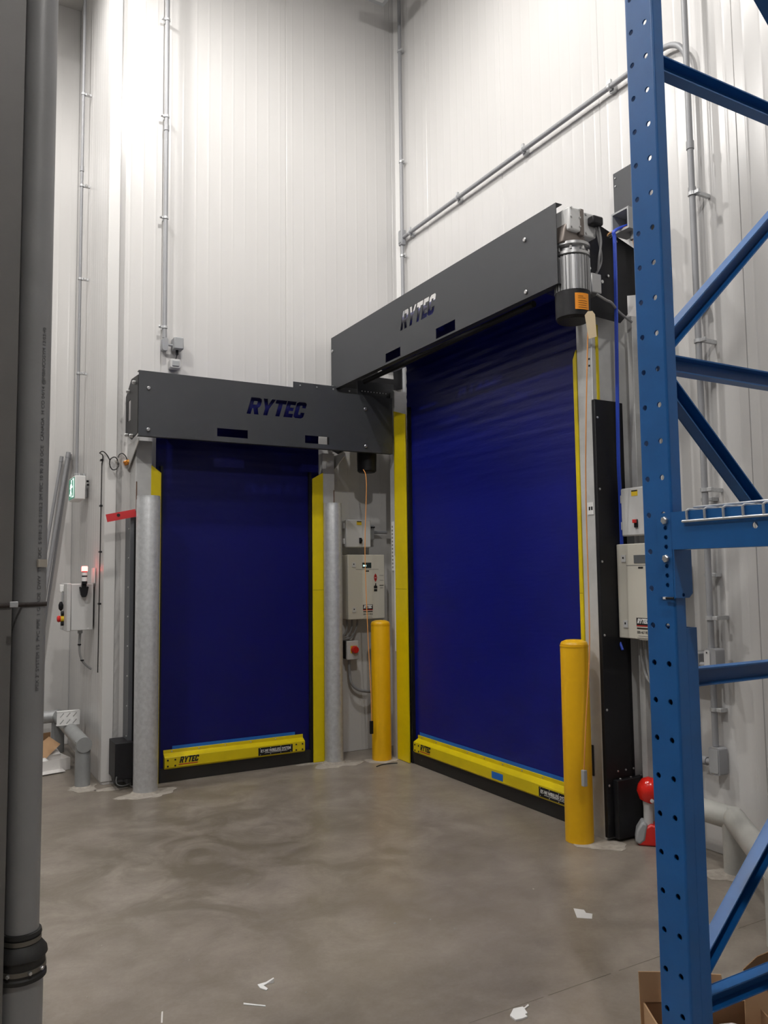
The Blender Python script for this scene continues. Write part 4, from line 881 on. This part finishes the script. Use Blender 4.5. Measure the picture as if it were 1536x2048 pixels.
for z in (1.612, 1.510):
    bolt(cp_, (1.7035, 1.485, z), (-1, 0, 0), .0105, .009, M_STEEL, 'hex_bolt')
MB().sheet([[(0, 0), (.052, 0), (.066, .012), (.066, .128), (0, .128)]], [circ(.03, .008, .005)], (1.7035, 1.464, 1.405), X3, Z3, (0, -1, 0), .005).build('connector_leg', M_RACK, r2)
MB().cyl((1.698, 1.487, 1.405), (1.698, 1.462, 1.405), .003, 8).build('safety_pin', M_BLACK, r2); MB().box(1.696, 1.701, 1.486, 1.496, 1.402, 1.408).build('pin_head', M_WHITE, r2)
# wire deck lying on the beam
r3 = root('wire_deck', 'grey wire mesh deck hooked over the blue rack beam', 'wire deck', (1.9, 1.0, 1.633))
wz = bz1+.004; wr = .0035
for i in range(14):
    yy = 1.405-i*.055
    MB().tube([(BX+.0, yy, wz), (1.70, yy, wz), (1.692, yy, wz-.004), (1.6935, yy, wz-.032)], wr, 6).build('cross_wire', M_GALV, r3)
for xx in (1.74, 1.95, 2.15, 2.35, 2.58): MB().tube([(xx, 1.42, wz+.0072), (xx, .66, wz+.0072)], wr, 6).build('long_wire', M_GALV, r3)
MB().tube([(1.6925, 1.42, wz-.031), (1.6925, .66, wz-.031)], wr, 6).build('front_wire', M_GALV, r3)
# cardboard carton under the rack
r = root('cardboard_carton', 'open tan cardboard carton on the floor under the rack', 'box', (2.1, 1.95, 0))
kU, kV = Vector((.871, -.491, 0)), Vector((.491, .871, 0)); kB = Vector(np.array([0, 0, CH])+ray(1287, 2003)*2.52)
kw, kd, kh = .35, .24, kB.z; kB.z = 0; k0 = kB-kV*kd
MB().obox(k0+kU*kw/2+Z3*kh/2, kU, kV, Z3, kw, .005, kh-.002).build('side', M_CARD, r); MB().obox(k0+kU*kw/2+kV*kd+Z3*kh/2, kU, kV, Z3, kw, .005, kh-.002).build('side', M_CARDIN, r)
MB().obox(k0+kV*kd/2+Z3*kh/2, kU, kV, Z3, .005, kd, kh-.002).build('side', M_CARD, r); MB().obox(k0+kU*kw+kV*kd/2+Z3*kh/2, kU, kV, Z3, .005, kd, kh-.002).build('side', M_CARDIN, r)
MB().obox(k0+kU*kw/2+kV*kd/2+Z3*.005, kU, kV, Z3, kw-.01, kd-.01, .005).build('bottom', M_CARDIN, r)
MB().prism([(-.012, -.14), (.002, -.14), (.002, 0), (.26, 0), (.25, .078), (.10, .088), (-.012, .09)], kB+Z3*kh-kV*.004, kU, Z3+kV*.06, kV, .004).build('flap', M_CARD, r)
MB().obox(k0+kU*kw/2-kV*.05+Z3*(kh-.04), kU, (kV+Z3*.9), (Z3-kV*.9), kw*.97, .11, .004).build('flap', M_CARD, r)
MB().prism([(0, -.05), (.12, -.05), (.085, .02), (.06, .075), (.03, .09), (0, .085)], kB+kU*.30+Z3*kh-kV*.05, kU, Z3, kV, .004).build('flap', M_CARD, r)
MB().prism([(0, -.02), (.20, -.02), (.20, .17), (.04, .125), (-.01, .09)], kB+kU*.335+Z3*kh+kV*.01, (kU+kV*.15).normalized(), Z3, kV, .004).build('flap', M_CARDIN, r)
MB().lathe([(0, -.05), (.05, -.03), (.06, .0), (.05, .02), (0, .03)], k0+kU*.24+kV*.14+Z3*.07, (.2, .3, 1), 9).build('plastic_wrap', M_PAPER, r)

# ================================================================== drain pipe and column at the left edge
ax = Vector(np.array([0, 0, CH])+ray(43.5, 1860)*2.2); px_, py_ = ax.x, ax.y; pr_ = .0445
dep = lambda y: PY(43.5, y, py_).z
r = root('drain_pipe', 'grey plastic drain pipe with rubber coupling standing at the left edge', 'pipe', (px_, py_, 0))
zc1, zc0 = PX(44, 1862, px_).z, PX(44, 1945, px_).z
zc1 = CH+ray(44, 1862)[2]*2.2; zc0 = CH+ray(44, 1948)[2]*2.2
up = MB().lathe([(pr_, zc0+.03), (pr_, ZC)], (px_, py_, 0), Z3, 40).build('upper_pipe', M_PVC, r)
MB().lathe([(.0575, .001), (.0575, zc0+.03)], (px_, py_, 0), Z3, 40).build('lower_pipe', M_PVC, r)
cpn = MB().lathe([(pr_, zc1+.006), (pr_+.006, zc1+.004), (pr_+.008, zc1-.006), (pr_+.004, zc1-.008), (pr_+.004, zc1-.026), (pr_+.008, zc1-.03), (.066, zc1-.048), (.068, zc1-.06), (.062, zc1-.066), (.062, zc0+.014), (.066, zc0+.010), (.066, zc0), (.0575, zc0-.004)], (px_, py_, 0), Z3, 40).build('rubber_coupling', M_RUBBER, r)
for z, rr_ in ((zc1-.017, pr_+.0045), (zc0+.028, .0625)): MB().lathe([(rr_, -.006), (rr_+.0022, -.006), (rr_+.0022, .006), (rr_, .006)], (px_, py_, z), Z3, 40).build('hose_band', mat('dull_band', (.16, .15, .13), .4, metal=.6), cpn)
va = math.atan2(-py_, -px_)
for a in (va+.35, va-.5, va+.9): bolt(cpn, (px_+math.cos(a)*.064, py_+math.sin(a)*.064, zc0+.028), (math.cos(a), math.sin(a), 0), .006, .007)
ta = va+.70; nn = Vector((math.cos(ta), math.sin(ta), 0)); bp_ = Vector((px_, py_, 0))+nn*(pr_+.0002)
m_ptxt = mat('faded_print', (.12, .12, .125), .6)
z = CH+ray(70, 1385)[2]*2.2; zend = CH+ray(90, 632)[2]*2.2
text('pipe_print', 'IPEX 3" SYSTEM 15  PVC PIPE  1 GRADE  DWV  TYPE DEC  S 0181.2 \u00ae S102.2 3M FEC 10 90 330 OCE   CANADA  H CO 04/14 @MBINCOSYM 13:03:40', .015, bp_+Z3*z, Z3, Z3.cross(nn)*-1, m_ptxt, up, width=zend-z, d=.0006)
tp = MB().obox(bp_+Z3*(CH+ray(70, 1126)[2]*2.2)+nn*.004, Z3, Z3.cross(nn), nn, .022, .03, .006).build('tape_scrap', mat('beige_tape', (.42, .38, .32), .8), r)
# column
cx_ = Vector(np.array([0, 0, CH])+ray(10, 1500)*2.2)
r = root('steel_column', 'dark grey steel column at the far left edge', 'column', (cx_.x-.15, cx_.y+.05, 0))
vdir = Vector((-px_, -py_, 0)).normalized(); rgt = Vector((vdir.y*-1, vdir.x, 0))
if rgt.x < 0: rgt = -rgt
cyf = 2.420; cxe = PY(29, 1000, cyf).x
MB().box(cxe-.20, cxe, cyf, cyf+.012, .002, ZC-.002).build('front_flange', M_COLUMN, r); MB().box(cxe-.20, cxe, cyf+.19, cyf+.202, .002, ZC-.002).build('rear_flange', M_COLUMN, r); MB().box(cxe-.105, cxe-.095, cyf+.012, cyf+.19, .002, ZC-.002).build('web', M_COLUMN, r)
r = root('pipe_strap', 'dark strap with metal buckle tying the drain pipe to the column', 'strap', (px_, py_, 1.33))
zs = CH+ray(40, 1210)[2]*2.2
pts = []
for k in range(15):
    a = va+1.75-k*(1.75+.35)/14*-1*-1
    pts.append(Vector((px_+math.cos(a)*(pr_+.0025), py_+math.sin(a)*(pr_+.0025), zs)))
pts += [Vector((cxe-.004, cyf-.004, zs)), Vector((cxe-.21, cyf-.004, zs-.004))]
mb = MB(); vs = []; fs = []
for p in pts: vs += [p-Z3*.006, p+Z3*.006]
for i in range(len(pts)-1): fs.append((2*i, 2*i+2, 2*i+3, 2*i+1))
mb.add(vs, fs); so = mb.build('band', mat('dark_strap', (.035, .025, .022), .6), r); sm_ = so.modifiers.new('s', 'SOLIDIFY'); sm_.thickness = .0015
bkp = Vector(np.array([0, 0, CH])+ray(28, 1209)*2.13)
MB().obox(bkp, rgt, vdir, Z3, .020, .006, .015).build('buckle', M_GALV, r, bevel=.001)

# ================================================================== litter
def scrap(name, label, pts, m, h=.003, lift=()):
    v = [PF(x, y) for x, y in pts]; n = len(v); c = sum(v, Vector())/n
    vs = [p+Z3*.0006 for p in v]+[p+Z3*(h+(.012 if i in lift else 0)) for i, p in enumerate(v)]
    tag(MB().add(vs, [tuple(range(n)), tuple(range(2*n-1, n-1, -1))]+[(i, (i+1) % n, n+(i+1) % n, n+i) for i in range(n)]).build(name, m), label, 'litter')
scrap('paper_scrap', 'pale torn paper scrap on the floor in front of the larger door', [(1147, 1817), (1168, 1820), (1172, 1826), (1185, 1828), (1184, 1838), (1154, 1836)], M_PAPER, .001)
scrap('paper_scrap', 'folded white paper scrap at the bottom centre of the floor', [(1020, 2034), (1027, 2028), (1046, 2024), (1055, 2029), (1050, 2032), (1055, 2036), (1045, 2040), (1031, 2043)], M_WHITE, .006, (1, 2))
scrap('paper_scrap', 'tiny pale paper curl above the folded white scrap', [(1045, 2018), (1050, 2016), (1056, 2010), (1058, 2013), (1050, 2019)], M_PAPER, .004)
scrap('plastic_strip', 'bent white plastic strip on the middle of the floor', [(515, 1971), (532, 1966), (547, 1964), (548, 1966), (534, 1969), (527, 1973), (536, 1979), (533, 1982), (520, 1978)], M_WHITE, .004, (2, 3))
scrap('plastic_tie', 'thin white tie lying left of centre at the bottom', [(487, 2007), (510, 2010), (531, 2012), (531, 2014), (509, 2012), (487, 2010)], M_WHITE, .003)
scrap('tape_streak', 'pale vertical streak of tape at the bottom left of the floor', [(323, 2024), (326, 2023), (325, 2046), (322, 2046)], M_PAPER, .001)
tag(MB().tube(spline([PF(753, 1533, .004), PF(765, 1529, .004), PF(780, 1527, .004), PF(795, 1526, .004)], 5), .004, 6).build('loose_cable', M_BKCABLE), 'short black cable offcut on the floor below the corner bollard', 'cable')
rnd = random.Random(7)
for i in range(14):
    x, y = rnd.uniform(120, 1280), rnd.uniform(1720, 2040)
    p = PF(x, y); s = rnd.uniform(.003, .007)
    MB().lathe([(0, .0002), (s, .0002), (s*.6, s*.5), (0, s*.6)], p, Z3, 6).build('grit', M_PATCH if i % 2 else M_GINK, floor)
